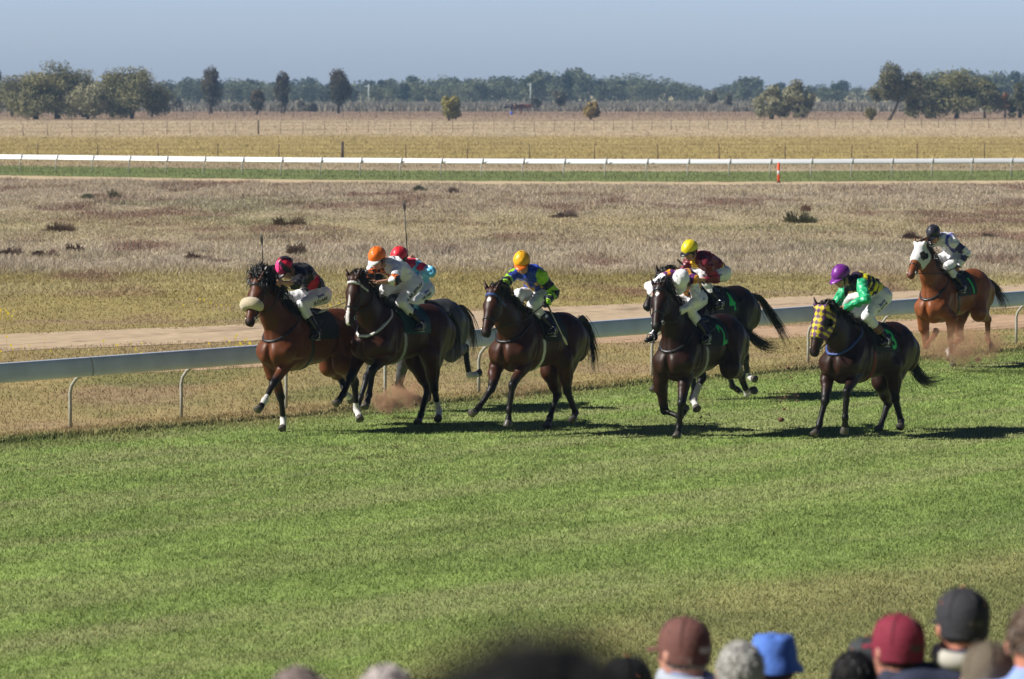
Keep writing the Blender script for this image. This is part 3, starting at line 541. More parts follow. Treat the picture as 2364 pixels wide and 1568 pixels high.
    C=silk(V,dict(nk=nk,pv=pv,bd=bd,nrm=nrm,bl=bl,arms=aw)); link('silks',mesh_np('silks',V,Q,C),M_SATIN,root)
    # breeches
    s=SDF(lo,hi,h)
    s.cap(pv-bd*.05,.128,pv+np.array([-.02,0,-.015]),.128,.05,sq=1.12)
    for z_ in 'LR':
        s.cap(hips[z_]+np.array([-.01,0,0]),.115,J['k'+z_],.068,.05); s.cap(J['k'+z_],.070,J['k'+z_]*.45+J['a'+z_]*.55,.052,.03)
    g=np.broadcast_arrays(X*22,Y*22,Z*22); s.D+=(vn3(g[0]+1,g[1]+1,g[2]+1)-.5)*.016
    V,Q=nets(s.D,lo,h); bre=link('breeches',mesh_np('breeches',V,Q),legm,root); bvh=BVHTree.FromPolygons([tuple(p) for p in V],[tuple(p) for p in Q])
    # boots
    for z_,sg in(('L',1),('R',-1)):
        k_,a_=J['k'+z_],J['a'+z_]; s=SDF(np.minimum(k_,a_)-.22,np.maximum(k_,a_)+.22,h)
        s.cap(k_*.5+a_*.5,.056,a_,.040,.02); hl_=a_+np.array([-.02,0,-.045]); s.cap(a_,.042,hl_,.036,.03); s.cap(hl_,.036,a_+np.array([.15,sg*.01,-.065]),.030,.03,sq=1.2)
        s.cap(hl_+np.array([-.01,0,-.02]),.022,a_+np.array([.0,0,-.068]),.022,.01)
        v_,q_=nets(s.D,s.lo,h); bt=link('boot',mesh_np('boot',v_,q_),M_BOOT,root)
        if boot_top:
            s2=SDF(s.lo,s.lo+h*(s.n-1),h); s2.cap(k_*.5+a_*.5,.060,k_*.36+a_*.64,.058,.01); v_,q_=nets(s2.D,s2.lo,h); link('boot_top',mesh_np('boot_top',v_,q_),boot_top,bt)
    # helmet
    hm=MB(); Mh=Matrix([list(r) for r in M]); c=q(-.012,0,.052)
    V=[];F=[]; nu,nv=28,12
    for j in range(nv+1):
        ph=R(-14+104*j/nv)
        for i in range(nu):
            th=2*math.pi*i/nu; rr=1+ (.016*math.sin(th*9+j*.9)+.016*math.sin(th*5-j*1.3)+.012*math.sin(th*14+j*2)) *(cover)
            a=math.cos(ph)*math.cos(th)*.132*rr; b=math.cos(ph)*math.sin(th)*.110*rr; cz=math.sin(ph)*.108*rr+.012*max(0,math.sin(ph))**6
            V.append(c+f*a+l*b+up*cz)
    for j in range(nv):
        for i in range(nu): F.append((j*nu+i,j*nu+(i+1)%nu,(j+1)*nu+(i+1)%nu,(j+1)*nu+i))
    V=np.array(V); W=V-c; az=np.arctan2(W@l,W@f); elv=W@up
    col=capfn(az,elv) if capfn else np.tile(cap,(len(V),1)); hm=MB().add([tuple(p) for p in V],F); me=hm.mesh('helmet'); set_col(me,col); he=link('helmet',me,M_SATIN,root)
    # peak
    pk=[];pf=[]
    for j,(ext,dz) in enumerate([(0,0),(.040,-.010),(.074,-.026),(.074,-.032),(.038,-.020),(-.004,-.010)]):
        for i in range(11):
            a=R(-62+124*i/10); e=ext*max(.0,math.cos(a*1.25))**.6; pk.append(c+f*(math.cos(a)*.124+e)+l*math.sin(a)*.103+up*(-.020+dz*math.cos(a)))
    for j in range(5):
        for i in range(10): pf.append((j*11+i,j*11+i+1,(j+1)*11+i+1,(j+1)*11+i))
    MB().add(pk,pf).build('peak',mat_solid(peak if peak is not None else cap,.35),he)
    # cloth button, chin strap
    MB().ell(q(-.012,0,.052)+up*.122,(.013,.013,.008),None,8,5).build('button',mat_solid(cap,.4),he)
    MB().tube([q(.0,.088,.02),q(.03,.075,-.06),q(.055,.03,-.118),q(.055,-.03,-.118),q(.03,-.075,-.06),q(.0,-.088,.02)],.006,6).build('chin_strap',M_TACK,he)
    hb=MB(); V=[];F=[]
    for j,(zz,rr) in enumerate([(.03,1.0),(-.0,1.0),(-.035,.95),(-.035,.85)]):
        for i in range(18):
            a=R(60+240*i/17); V.append(q(-.012,0,.0)+f*math.cos(a)*.110*rr+l*math.sin(a)*.088*rr+up*zz)
    for j in range(3):
        for i in range(17): F.append((j*18+i,j*18+i+1,(j+1)*18+i+1,(j+1)*18+i))
    MB().add(V,F).build('hair',mat_solid((.03,.02,.015)),root)
    # goggles
    gg=MB(); V=[];F=[]
    for j,(zz,e) in enumerate([(.034,.0),(.030,.012),(-.006,.014),(-.012,0)]):
        for i in range(15):
            a=R(-74+148*i/14); bump_=1-.35*math.exp(-(a/.14)**2)*(j==2 or j==3)*1.; V.append(q(0,0,.0)+f*(math.cos(a)*.094+e)+l*math.sin(a)*.084+up*(zz*bump_+.006))
    for j in range(3):
        for i in range(14): F.append((j*15+i,j*15+i+1,(j+1)*15+i+1,(j+1)*15+i))
    go=MB().add(V,F).build('goggles',M_GOGG,root)
    MB().tube([q(-.012,0,.01)+f*math.cos(a)*.102+l*math.sin(a)*.094 for a in np.linspace(R(70),R(290),15)],[.010]*15,6,.4).build('strap',M_TACK,go)
    for (t,tt,lat,size,m,*o) in texts:   # lettering down the outside of the left thigh
        a0=hips['L'];b0=J['kL']; ax=(b0-a0)/np.linalg.norm(b0-a0); cpt=a0+(b0-a0)*tt; out=np.array([-.15,1,.15]); out=out-ax*(out@ax); out/=np.linalg.norm(out); sdv=np.cross(out,-ax)
        decal(t,bvh,cpt+sdv*lat,-ax if not o else ax,sdv if not o else -sdv,size,m,bre,'lettering',.004,.002)
    return root
def whip(key,hand,tip,label,flap=True,grip=(.01,.01,.01),pale=False):
    a=np.array(hand,float);b=np.array(tip,float); r=empty('whip',label=label,cat='whip',group='whips held by the jockeys'); r.matrix_world=root_matrix(HD[key]['root'])@Matrix.Translation(a)
    b=b-a; a=a*0; d=b/np.linalg.norm(b)
    MB().tube([a-d*.10,a-d*.095,a+d*.12,a+d*.125],[.008,.013,.012,.008],8).build('handle',mat_solid(grip),r)
    MB().tube([a+d*.12,b-d*.08],[.0075,.006],6).build('shaft',M_PALE if pale else M_WHIP,r)
    fl=MB(); M=Matrix([list(x) for x in np.stack(basis(d),1)]); fl.ell(b-d*.04,(.075,.022,.008),M,10,6); fl.build('flap',M_PALE if pale else mat_solid((.015,.015,.015)),r)
    return r
# ================================================================== SETTING
H0=4.7; FPX=9900.; HAZE=.00018
ND=np.array([-.787,.617]); AL=np.array([.617,.787])      # normal and direction of the near running rail
RAIL_N=41.35
def bank(y): return np.where(y<16,1.0+(16-y)*.12,np.where(y<28,(28-y)/12.,0.))
def ln(x,p,q): return p[1]+(x-p[0])*(q[1]-p[1])/(q[0]-p[0])
def C3(*a): return np.array(a,float)
def gcol(x,y):
    """albedo of the land at x,y"""
    n=x*ND[0]+y*ND[1]; a=x*AL[0]+y*AL[1]; S=x.shape
    o=np.zeros(S+(3,)); w=1
    keys=[(0,(.20,.20,.085)),(60,(.285,.225,.125)),(95,(.285,.235,.110)),(108,(.31,.26,.13)),(114,(.40,.35,.29)),(128,(.40,.35,.29)),(134,(.37,.315,.235)),(150,(.35,.30,.195)),(165,(.37,.32,.24)),(178,(.39,.335,.275)),(226,(.39,.33,.27)),
      (262,(.30,.24,.18)),(284,(.33,.26,.17)),(292,(.33,.26,.115)),(410,(.34,.265,.13)),(440,(.42,.335,.255)),(610,(.43,.345,.265)),(650,(.33,.245,.19)),(820,(.25,.175,.145)),(900,(.27,.20,.15)),(1100,(.25,.22,.17)),(1250,(.40,.33,.20)),(6000,(.3,.28,.2))]
    yy=y+ (fbm2(x/18.,y/60.,1)-.5)*np.clip(y*.13,4,60)+x*.12*(y>100)*(y<290)*0
    for c in range(3): o[...,c]=np.interp(yy,[k[0] for k in keys],[k[1][c] for k in keys])
    f=fbm2(x/3.2,y/9.,4); g=fbm2(x/.9,y/2.6,7)
    o*= (C3(1.17,1.16,.98)+C3(.02,-.003,.055)*((y>108)&(y<228))[...,None])*(.76+.48*f)[...,None]*(.80+.40*g)[...,None]
    mid=(y>95)&(y<228)
    br=np.clip((fbm2(x/2.2,y/9.,11)-.53)*7,0,1)*mid; o=o*(1-br[...,None]*.8)+C3(.23,.130,.090)*br[...,None]*.8
    pa=np.clip((fbm2(x/7.,y/6.,17)-.52)*7,0,1)*mid; o=o*(1-pa[...,None]*.35)+C3(.42,.37,.21)*pa[...,None]*.35
    gr=np.clip((fbm2(x/5.,y/8.,13)-.55)*7,0,1)*((y>60)&(y<200)); o=o*(1-gr[...,None]*.4)+C3(.20,.21,.09)*gr[...,None]*.4
    # short turf verge behind the rail gets patchy green
    pk=np.clip((fbm2(x/2.,y/2.4,19)-.50)*6,0,1)*(y<100); o=o*(1-pk[...,None]*.5)+C3(.30,.205,.140)*pk[...,None]*.5
    bs=np.clip((fbm2(x/.9,y/2.2,27)-.60)*9,0,1)*((y>108)&(y<138)); o=o*(1-bs[...,None]*.6)+C3(.17,.12,.09)*bs[...,None]*.6  # small brown shrubs and the shade among them, painted into the ground colour
    ve=np.clip((fbm2(x/1.6,y/3.,15)-.50)*6,0,1)*((n>40)&(n<52)); o=o*(1-ve[...,None]*.5)+C3(.13,.17,.05)*ve[...,None]*.5
    return o
def turf_mask(x,y):
    n=x*ND[0]+y*ND[1]; e=(fbm2(x/1.2,y/1.2,21)-.5)*1.1
    far=sstep(RAIL_N-.9+e*1.6-n,-1.0,1.5)
    nb=22.6+(fbm2(x/2.5,y/2.5,23)-.5)*3.0+np.interp(x,[-8,-1,2,6],[-3,-.6,.8,-.4]); near=sstep(n-nb,-1.1,1.3)
    return far*near
def tcol(x,y):
    n=x*ND[0]+y*ND[1]; a=x*AL[0]+y*AL[1]
    o=np.zeros(x.shape+(3,))+C3(.220,.297,.082)
    s=fbm2(n/1.1,a/5.,31); p=fbm2(n/.30,a/.7,33); q=fbm2(x/.11,y/.3,35)
    o*= (.72+.56*s)[...,None]*(.60+.80*p)[...,None]*(.66+.68*q)[...,None]
    yl=np.clip((fbm2(n/.8,a/4.5,37)-.47)*4,0,1); o=o*(1-yl[...,None]*.6)+C3(.32,.325,.155)*yl[...,None]*.6
    rich=sstep(x-3,0,4)*sstep(n-22,0,2.0)*sstep(27.-n,0,2); o=o*(1-rich[...,None]*.4)+C3(.085,.17,.030)*rich[...,None]*.4
    rl=np.exp(-((n-(RAIL_N-1.1))/.7)**2); o=o*(1-rl[...,None]*.45)+C3(.085,.19,.04)*rl[...,None]*.45
    dv=np.clip((fbm2(x/.16,y/.30,47)-.69)*25,0,1)*((n>33.5)&(n<40.6)); o=o*(1-dv[...,None]*.75)+C3(.115,.075,.045)*dv[...,None]*.75
    m=turf_mask(x,y)[...,None]
    worn=C3(.285,.285,.115)*(.65+.7*fbm2(x/1.1,y/2.2,41))[...,None]*(.7+.6*fbm2(x/.25,y/.5,43))[...,None]
    wd=np.clip((fbm2(x/1.5,y/2.,45)-.45)*4,0,1)[...,None]; worn=worn*(1-wd*.45)+C3(.11,.155,.045)*wd*.45
    near=(n<31)[...,None]
    return np.where(near,o*m+worn*(1-m),o*m+gcol(x,y)*(1-m))
def land(x,y):
    n=x*ND[0]+y*ND[1]
    return np.where((n<RAIL_N+1.2)[...,None],tcol(x,y),gcol(x,y))
M_GROUND=mat('ground_soil',rough=.95,vcol=True,noise=.16,nscale=3.,bump=.6,bscale=6,spec=.1)
def sheet(name,ys,hw,nx,z,colf,m=M_GROUND,kind='structure'):
    ys=np.array(ys); u=np.linspace(-1,1,nx); u=np.where(np.abs(u)<.8,u/.8,np.sign(u)*(1+((np.abs(u)-.8)/.2)**2*9)); Y=np.repeat(ys[:,None],nx,1); X=u[None,:]*hw(Y); Z=z+bank(Y)
    V=np.stack([X,Y,Z],-1).reshape(-1,3); i=np.arange(len(ys)-1)[:,None]*nx+np.arange(nx-1)[None,:]; i=i.ravel()
    F=np.stack([i,i+1,i+nx+1,i+nx],1); return link(name,mesh_np(name,V,F,colf(X,Y).reshape(-1,3)),m,None,True,kind=kind)
ys=np.concatenate([np.linspace(-40,26,34),np.geomspace(28,110,420),np.geomspace(110.4,320,330)[0:],np.geomspace(322,9000,140)])
sheet('ground',ys,lambda Y:4+np.abs(Y)*.135,380,0,land)
def strip(name,lo,up,z,colf,m=M_GROUND,n=400,jit=.12,kind='structure'):
    """sheet between two lines given as x,y points"""
    xs=np.linspace(min(lo[0][0],up[0][0]),max(lo[-1][0],up[-1][0]),n)
    yl=np.interp(xs,[p[0] for p in lo],[p[1] for p in lo]); yu=np.interp(xs,[p[0] for p in up],[p[1] for p in up])
    yl=yl+(fbm2(xs*1.3,xs*0+1,51)-.5)*jit*8; yu=yu+(fbm2(xs*1.3,xs*0+5,53)-.5)*jit*8
    k=26; T=np.linspace(0,1,k)[None,:]; X=np.repeat(xs[:,None],k,1); Y=yl[:,None]*(1-T)+yu[:,None]*T
    V=np.stack([X,Y,np.full_like(X,z)],-1).reshape(-1,3); i=(np.arange(n-1)[:,None]*k+np.arange(k-1)[None,:]).ravel()
    F=np.stack([i,i+k,i+k+1,i+1],1); return link(name,mesh_np(name,V,F,colf(X,Y).reshape(-1,3)),m,None,True,kind=kind)
def dirt(X,Y):
    n=X*ND[0]+Y*ND[1]; a=X*AL[0]+Y*AL[1]
    o=C3(.47,.36,.245)*(.84+.32*fbm2(n/.5,a/6,61))[...,None]*(.9+.2*fbm2(X/.3,Y/.6,63))[...,None]
    t=X-.0*Y; r=np.clip((fbm2(n/.20,a/4.5,65)-.57)*9,0,1)[...,None]; q=np.clip((fbm2(X/.5,Y/1.4,67)-.62)*8,0,1)[...,None]; o=o*(1-r*.6)+C3(.2,.13,.09)*r*.6; return o*(1-q*.35)
def dirt2(X,Y): return dirt(X,Y)*C3(.98,.88,.84)
strip('dirt_road',[(-28,62.5),(-9.17,76.64),(10.85,91.8),(30,106)],[(-28,68.5),(-9.81,82.07),(-5.05,85.71),(0,91.6),(6,96.6),(12.3,103),(30,119)],.008,dirt)
strip('dirt_track',[(-28,55),(-7,70.2),(-4.26,72.34),(-.63,77.7),(9.91,83.85),(30,97)],[(-28,58),(-8.93,73.3),(10.57,89.5),(30,104)],.004,dirt2,jit=.1)
FR=[(-60,262),(-28.97,242.6),(-19.8,236),(-11.2,231),(0,226.8),(11.8,225.4),(27.34,229),(60,239)]   # far running rail
def off(L,d): return [(x,y+d) for x,y in L]
strip('far_turf',off(FR,-9),off(FR,17),.02,lambda X,Y:C3(.185,.220,.080)*(.7+.6*fbm2(X/2.,Y/5.,71))[...,None],jit=.5)
def ftd(Y): return Y
strip('sand_track',off(FR,-17),off(FR,-9),.015,lambda X,Y:C3(.52,.41,.26)*(.85+.3*fbm2(X/2.,Y/3.,73))[...,None],jit=.5)
# ---- grass blades as real geometry: each blade a leaning triangle, coloured where it grows
def blades(name,n,rng,hmin,hmax,wd,colf,mask=None,kind='stuff',lean=.6,var=.35,seed=1,hfun=None,thr=None,lift=0,tall=1.0,trans=.3,label=None,root=.7,mottle=None):
    g=np.random.default_rng(seed); y0,y1=rng
    t=g.random(n); y=np.exp(np.log(y0)+t*(np.log(y1)-np.log(y0))) ; x=(g.random(n)*2-1)*(1182/FPX*y*1.09+1.6)
    k=np.ones(n,bool)
    if mask is not None: k=g.random(n)<mask(x,y)
    x=x[k];y=y[k]; n=len(x)
    hh=g.uniform(hmin,hmax,n)
    if hfun is not None: hh*=hfun(x,y)
    sc_=np.sqrt(y/y0) if tall else 1
    W=wd*g.uniform(.6,1.4,n)*(y/y0)
    th=g.uniform(0,2*np.pi,n); dx=np.cos(th)*W;dy=np.sin(th)*W; la=g.uniform(0,2*np.pi,n); lr=hh*lean*g.random(n)
    z=bank(y)+lift
    V=np.empty((n,3,3)); V[:,0]=np.stack([x-dx,y-dy,z-.01],1); V[:,1]=np.stack([x+dx,y+dy,z-.01],1); V[:,2]=np.stack([x+np.cos(la)*lr,y+np.sin(la)*lr,z+hh],1)
    c=colf(x,y); c=c*(1+g.normal(size=n)*var*.5)[:,None]
    if mottle is not None:
        q=g.random(n); c=np.where((q<.16)[:,None],c*np.array(mottle[0]),c); c=np.where((q>.84)[:,None],c*np.array(mottle[1]),c); c=np.clip(c,.004,.9)
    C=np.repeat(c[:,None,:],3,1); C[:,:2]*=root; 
    return link(name,mesh_np(name,V.reshape(-1,3),np.arange(3*n).reshape(-1,3),C.reshape(-1,3)),M_BLADE,None,False,kind=kind)
M_BLADE=mat('grass_blade',rough=.6,vcol=True,backlit=.25,spec=.25)
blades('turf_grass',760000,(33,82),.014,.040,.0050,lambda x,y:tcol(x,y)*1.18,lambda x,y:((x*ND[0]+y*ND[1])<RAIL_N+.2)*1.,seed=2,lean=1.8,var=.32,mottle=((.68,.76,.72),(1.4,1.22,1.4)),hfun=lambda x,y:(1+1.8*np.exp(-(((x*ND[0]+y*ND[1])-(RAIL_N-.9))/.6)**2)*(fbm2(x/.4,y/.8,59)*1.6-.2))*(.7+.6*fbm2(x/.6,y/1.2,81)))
def vm(x,y):
    n=x*ND[0]+y*ND[1]
    lo=np.interp(x,[-28,-7,-4.26,-.63,9.91,30],[55,70.2,72.34,77.7,83.85,97]); up=np.interp(x,[-28,-8.93,10.57,30],[60.5,73.3,89.5,104]); l2=np.interp(x,[-28,-9.17,10.85,30],[62.5,76.64,91.8,106]); u2=np.interp(x,[-28,-9.81,-5.05,0,6,12.3,30],[68.5,82.07,85.71,91.6,96.6,103,119])
    w_=(fbm2(x/.5,y/.9,57)-.5)*2.6+.5; lo=lo+w_; up=up-w_; l2=l2+w_; u2=u2-w_
    onroad=((y>lo)&(y<up))|((y>l2)&(y<u2)); return ((n>RAIL_N-.3)&~onroad)*1.
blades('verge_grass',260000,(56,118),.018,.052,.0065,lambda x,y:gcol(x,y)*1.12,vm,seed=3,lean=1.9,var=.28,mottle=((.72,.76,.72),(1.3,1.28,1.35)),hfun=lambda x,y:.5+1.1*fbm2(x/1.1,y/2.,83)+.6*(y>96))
def scrub_h(x,y): 
    b=fbm2(x/1.3,y/5.,85); return (.30+1.4*np.clip(b-.35,0,1)*1.6)*np.interp(y,[105,112,128,136,165,175],[.45,1,1,.6,.6,1.0])
def scol(x,y):
    c=gcol(x,y); g=np.random.default_rng(5).random(x.shape); c=c*1.1
    d=(g<.10)&(y>108); c[d]=c[d]*.55; l=(g>.82)&(y>108); c[l]=C3(.44,.39,.32); return c
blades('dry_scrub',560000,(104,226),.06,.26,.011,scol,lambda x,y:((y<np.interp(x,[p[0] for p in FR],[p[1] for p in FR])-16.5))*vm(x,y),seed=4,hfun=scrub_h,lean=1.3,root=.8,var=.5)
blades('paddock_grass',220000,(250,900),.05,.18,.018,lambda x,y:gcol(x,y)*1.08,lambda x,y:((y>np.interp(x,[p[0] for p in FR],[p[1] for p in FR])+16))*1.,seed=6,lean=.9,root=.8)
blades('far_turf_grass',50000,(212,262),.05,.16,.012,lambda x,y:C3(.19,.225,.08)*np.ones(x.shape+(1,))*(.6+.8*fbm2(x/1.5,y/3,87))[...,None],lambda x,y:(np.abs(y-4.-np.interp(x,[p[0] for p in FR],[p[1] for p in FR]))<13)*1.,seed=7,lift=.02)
# yellow wildflowers on the verge
def flowers():
    g=np.random.default_rng(9); V=[];F=[]; cl=[(-9.1,75.2,10),(-8.4,76.0,5),(-4.9,76.6,14),(-6.9,75.8,8),(-10.6,86.5,26),(-10.9,87.6,16),(-6.2,90.5,12),(-5.2,92,10),(-4.,89,8),(-3.1,86.6,8),(-2.4,93,7),(3,76,3)]
    for cx,cy,n in cl:
        for i in range(n):
            x=cx+g.normal()*.30;y=cy+g.normal()*.8;z=g.uniform(.10,.24); s=g.uniform(.012,.024); b=len(V)
            for k in range(6): an=k*math.pi/3; V.append((x+math.cos(an)*s,y+math.sin(an)*s*.6,z+math.sin(an)*s))
            F.append(tuple(range(b,b+6))); b=len(V); V+= [(x-.003,y,0),(x+.003,y,0),(x+.002,y,z),(x-.002,y,z)]; F.append((b,b+1,b+2,b+3))
    me=bpy.data.meshes.new('wildflowers'); me.from_pydata(V,[],F); link('wildflowers',me,mat('yellow_petals',(.75,.60,.02),.7,backlit=.3),None,False,kind='stuff')
flowers()
# ---- running rails
M_RAIL=mat('painted_rail',(.70,.76,.86),.32,noise=.10,nscale=2.2,bump=.08,bscale=3); M_POST=mat('galvanised_post',(.33,.33,.28),.5,noise=.15,nscale=12); M_JOINT=mat('rail_joint',(.45,.47,.48),.6)
M_RAILF=mat('bright_white_rail',(.86,.87,.88),.5)
def rail_profile():
    P=[]
    for k in range(20):
        a=2*math.pi*k/20; y=math.cos(a); z=math.sin(a); P.append((math.copysign(abs(y)**.8,y)*.050,math.copysign(abs(z)**.75,z)*.138))
    return P
def running_rail(pts,posts,label,m,mp,side,ztop=1.0,brackets=False,jn=4):
    root=empty('running_rail',(pts[0][0],pts[0][1],0),label=label,cat='running rail'); o=Vector((pts[0][0],pts[0][1],0))
    tl_=R(42 if brackets else 12); TC,TS=math.cos(tl_),math.sin(tl_); k_t=1.22 if brackets else 1.0
    P=rail_profile(); V=[];F=[]; n=len(P); pts=[Vector((x,y,0)) for x,y in pts]
    for i,p in enumerate(pts):
        t=(pts[min(i+1,len(pts)-1)]-pts[max(i-1,0)]).normalized(); s=Vector((t.y,-t.x,0))
        for a,b in P: a2=a*TC-b*TS*k_t; b2=a*TS+b*TC*k_t; V.append(p-o+s*a2+Vector((0,0,ztop-.138+b2)))
    for i in range(len(pts)-1):
        for k in range(n): F.append((i*n+k,(i+1)*n+k,(i+1)*n+(k+1)%n,i*n+(k+1)%n))
    MB().add(V,F).build('rail',m,root)
    if not brackets:   # sleeved seams where the lengths of rail meet
        for i in range(6,len(pts)-2,9):
            t=(pts[i+1]-pts[i-1]).normalized(); s=Vector((t.y,-t.x,0)); V=[];F=[]
            for k_ in (-.012,.012):
                for a,b in P: a2=(a*TC*1.06-b*TS)*1.0; b2=a*TS+b*TC; V.append(pts[i]-o+t*k_+s*(a2*1.0+.0)*1.05+Vector((0,0,ztop-.138+b2*1.02)))
            for k in range(n): F.append((k,n+k,n+(k+1)%n,(k+1)%n))
            MB().add(V,F).build('joint',M_JOINT,root)
    for i,(x,y,tx,ty) in enumerate(posts):
        t=Vector((tx,ty,0)).normalized(); s=Vector((t.y,-t.x,0))*side; b=Vector((x,y,0))-o
        top=b+s*.22 ; f=b
        if brackets: f=b-s*.0; 
        po=MB().tube([f+Vector((0,0,-.05)),f+Vector((0,0,.30)),f+Vector((0,0,.50)),f+s*.03+Vector((0,0,.60)),f+s*.12+Vector((0,0,.70)),top+Vector((0,0,ztop-.25))],.024 if not brackets else .030,10)
        q=po.build('post',mp,root)
        if brackets: MB().box(top+Vector((0,0,ztop-.12))-s*.055+t*.08,(.06,.012,.15),Matrix.Rotation(math.atan2(t.y,t.x),3,'Z')).build('bracket',M_JOINT,q)
    return root
# near rail: post feet on the line n=RAIL_N, the rail itself leans over the track
def on_rail(a,dn=0): p=AL*a+ND*(RAIL_N+dn); return (float(p[0]),float(p[1]))
near_posts=[(*on_rail(42.83+2.27*i),AL[0],AL[1]) for i in range(-6,16)]
running_rail([on_rail(22+.5*i,-.22) for i in range(0,140)],near_posts,'long grey-blue running rail on bent posts, nearest the camera behind the horses',M_RAIL,M_POST,1)
# far rail
fx=np.linspace(-45,45,181); fy=np.interp(fx,[p[0] for p in FR],[p[1] for p in FR]); fy=np.convolve(np.pad(fy,12,'edge'),np.ones(25)/25,'valid')
fp=[(float(a),float(b)) for a,b in zip(fx,fy)]; fposts=[]
for i in range(-14,15):
    x=i*2.17+.55; fposts.append((x,float(np.interp(x,fx,fy))-.22+.0,1,0.))
running_rail(fp,[(a,b-.14,c,d) for a,b,c,d in fposts],'long bright white running rail across the far side of the course',M_RAILF,M_POST,-1,brackets=True)
# orange marker post
mk=empty('marker_post',((1797-1182)*214/FPX,214,0),label='orange plastic marker post with a white band below the far rail',cat='marker post')
MB().tube([(0,0,0),(0,0,.06),(0,0,.07)],[.11,.10,.06],14).build('base',mat_solid((.02,.02,.02)),mk)
MB().tube([(0,0,.06),(0,0,.5),(0,0,.98),(0,0,1.02)],[.066,.063,.060,.04],14).build('post',mat_solid((.85,.10,.02)),mk); MB().tube([(0,0,.42),(0,0,.62)],.068,14).build('reflective_band',mat_solid((.6,.6,.6)),mk)
# ---- wire fences
M_PICKET=mat('rusty_picket',(.10,.055,.04),.8,noise=.3,nscale=9); M_TIMBER=mat('weathered_timber',(.09,.07,.055),.9,noise=.3,nscale=6); M_WIRE=mat('fence_wire',(.25,.20,.17),.6)
def fence(name_label,p0,p1,pos,hgt,wires,pr=.022,thick=(),m=M_PICKET,wr=.006):
    r=empty('wire_fence',(p0[0],p0[1],0),label=name_label,cat='fence'); o=Vector((p0[0],p0[1],0)); a=Vector((p0[0],p0[1],0));b=Vector((p1[0],p1[1],0)); g=random.Random(len(name_label))
    tk=set(thick)
    for i,t in enumerate(pos):
        p=a+(b-a)*t-o; le=Vector((g.uniform(-.05,.05),g.uniform(-.03,.03),0)); h_=hgt*g.uniform(.93,1.05)
        if i in tk: MB().tube([p,p+Vector((0,0,hgt*1.12))],[.10,.09],9).build('strainer_post',M_TIMBER,r)
        else: MB().tube([p,p+le+Vector((0,0,h_))],[pr,pr*.8],5).build('post',m,r)
    w_=MB()
    for z in wires: w_.tube([a-o-(b-a)*.06+Vector((0,0,z*hgt))]+[a+(b-a)*t-o+Vector((0,g.uniform(-.01,.01),z*hgt)) for t in pos]+[b-o+(b-a)*.06+Vector((0,0,z*hgt))],wr,4)
    w_.build('wire',m if pr>.03 else M_WIRE,r); return r
def Xd(px,D): return (px-1182)*D/FPX
f1=[Xd(px,D) for px,D in []]
f1px=[-55,87,227,367,504,645,791,938,1079,1223,1372,1519,1660,1812,1965,2117,2272,2420]
x0,x1=Xd(-55,276),Xd(2420,284)
fence('sparse wire fence on short steel pickets just beyond the far white rail',(x0,276),(x1,284),[(Xd(p,276+8*(i/17.))-x0)/(x1-x0) for i,p in enumerate(f1px)],1.15,(.45,.7,.92),.035,(6,))
x0,x1=Xd(-60,424),Xd(2430,532)
fence('dark picket fence crossing the pale pink paddock in the middle distance',(x0,424),(x1,532),[i/54. for i in range(55)],1.28,(.3,.6,.9),.032,(12,),wr=.008)
x0,x1=Xd(-60,690),Xd(2430,720)
fence('faint distant post fence along the brown strip before the trees',(x0,690),(x1,720),[i/66. for i in range(67)],1.3,(.35,.9),.036,(),wr=.008)
# ---- power poles far away
M_POLE=mat('pale_pole',(.45,.50,.48),.7)
for px,top,lab in ((1225,192,'pale power pole standing in front of the forest right of centre'),(852,195,'faint pale power pole standing in front of the forest left of centre')):
    D=1150; h_=4.7+(205-top)*D/FPX; r=empty('power_pole',(Xd(px,D),D,0),label=lab,cat='pole'); MB().tube([(0,0,0),(0,0,h_)],[.20,.15],8).build('pole',M_POLE,r); MB().box((0,0,h_-.5),(1.0,.06,.06)).build('crossarm',M_POLE,r)
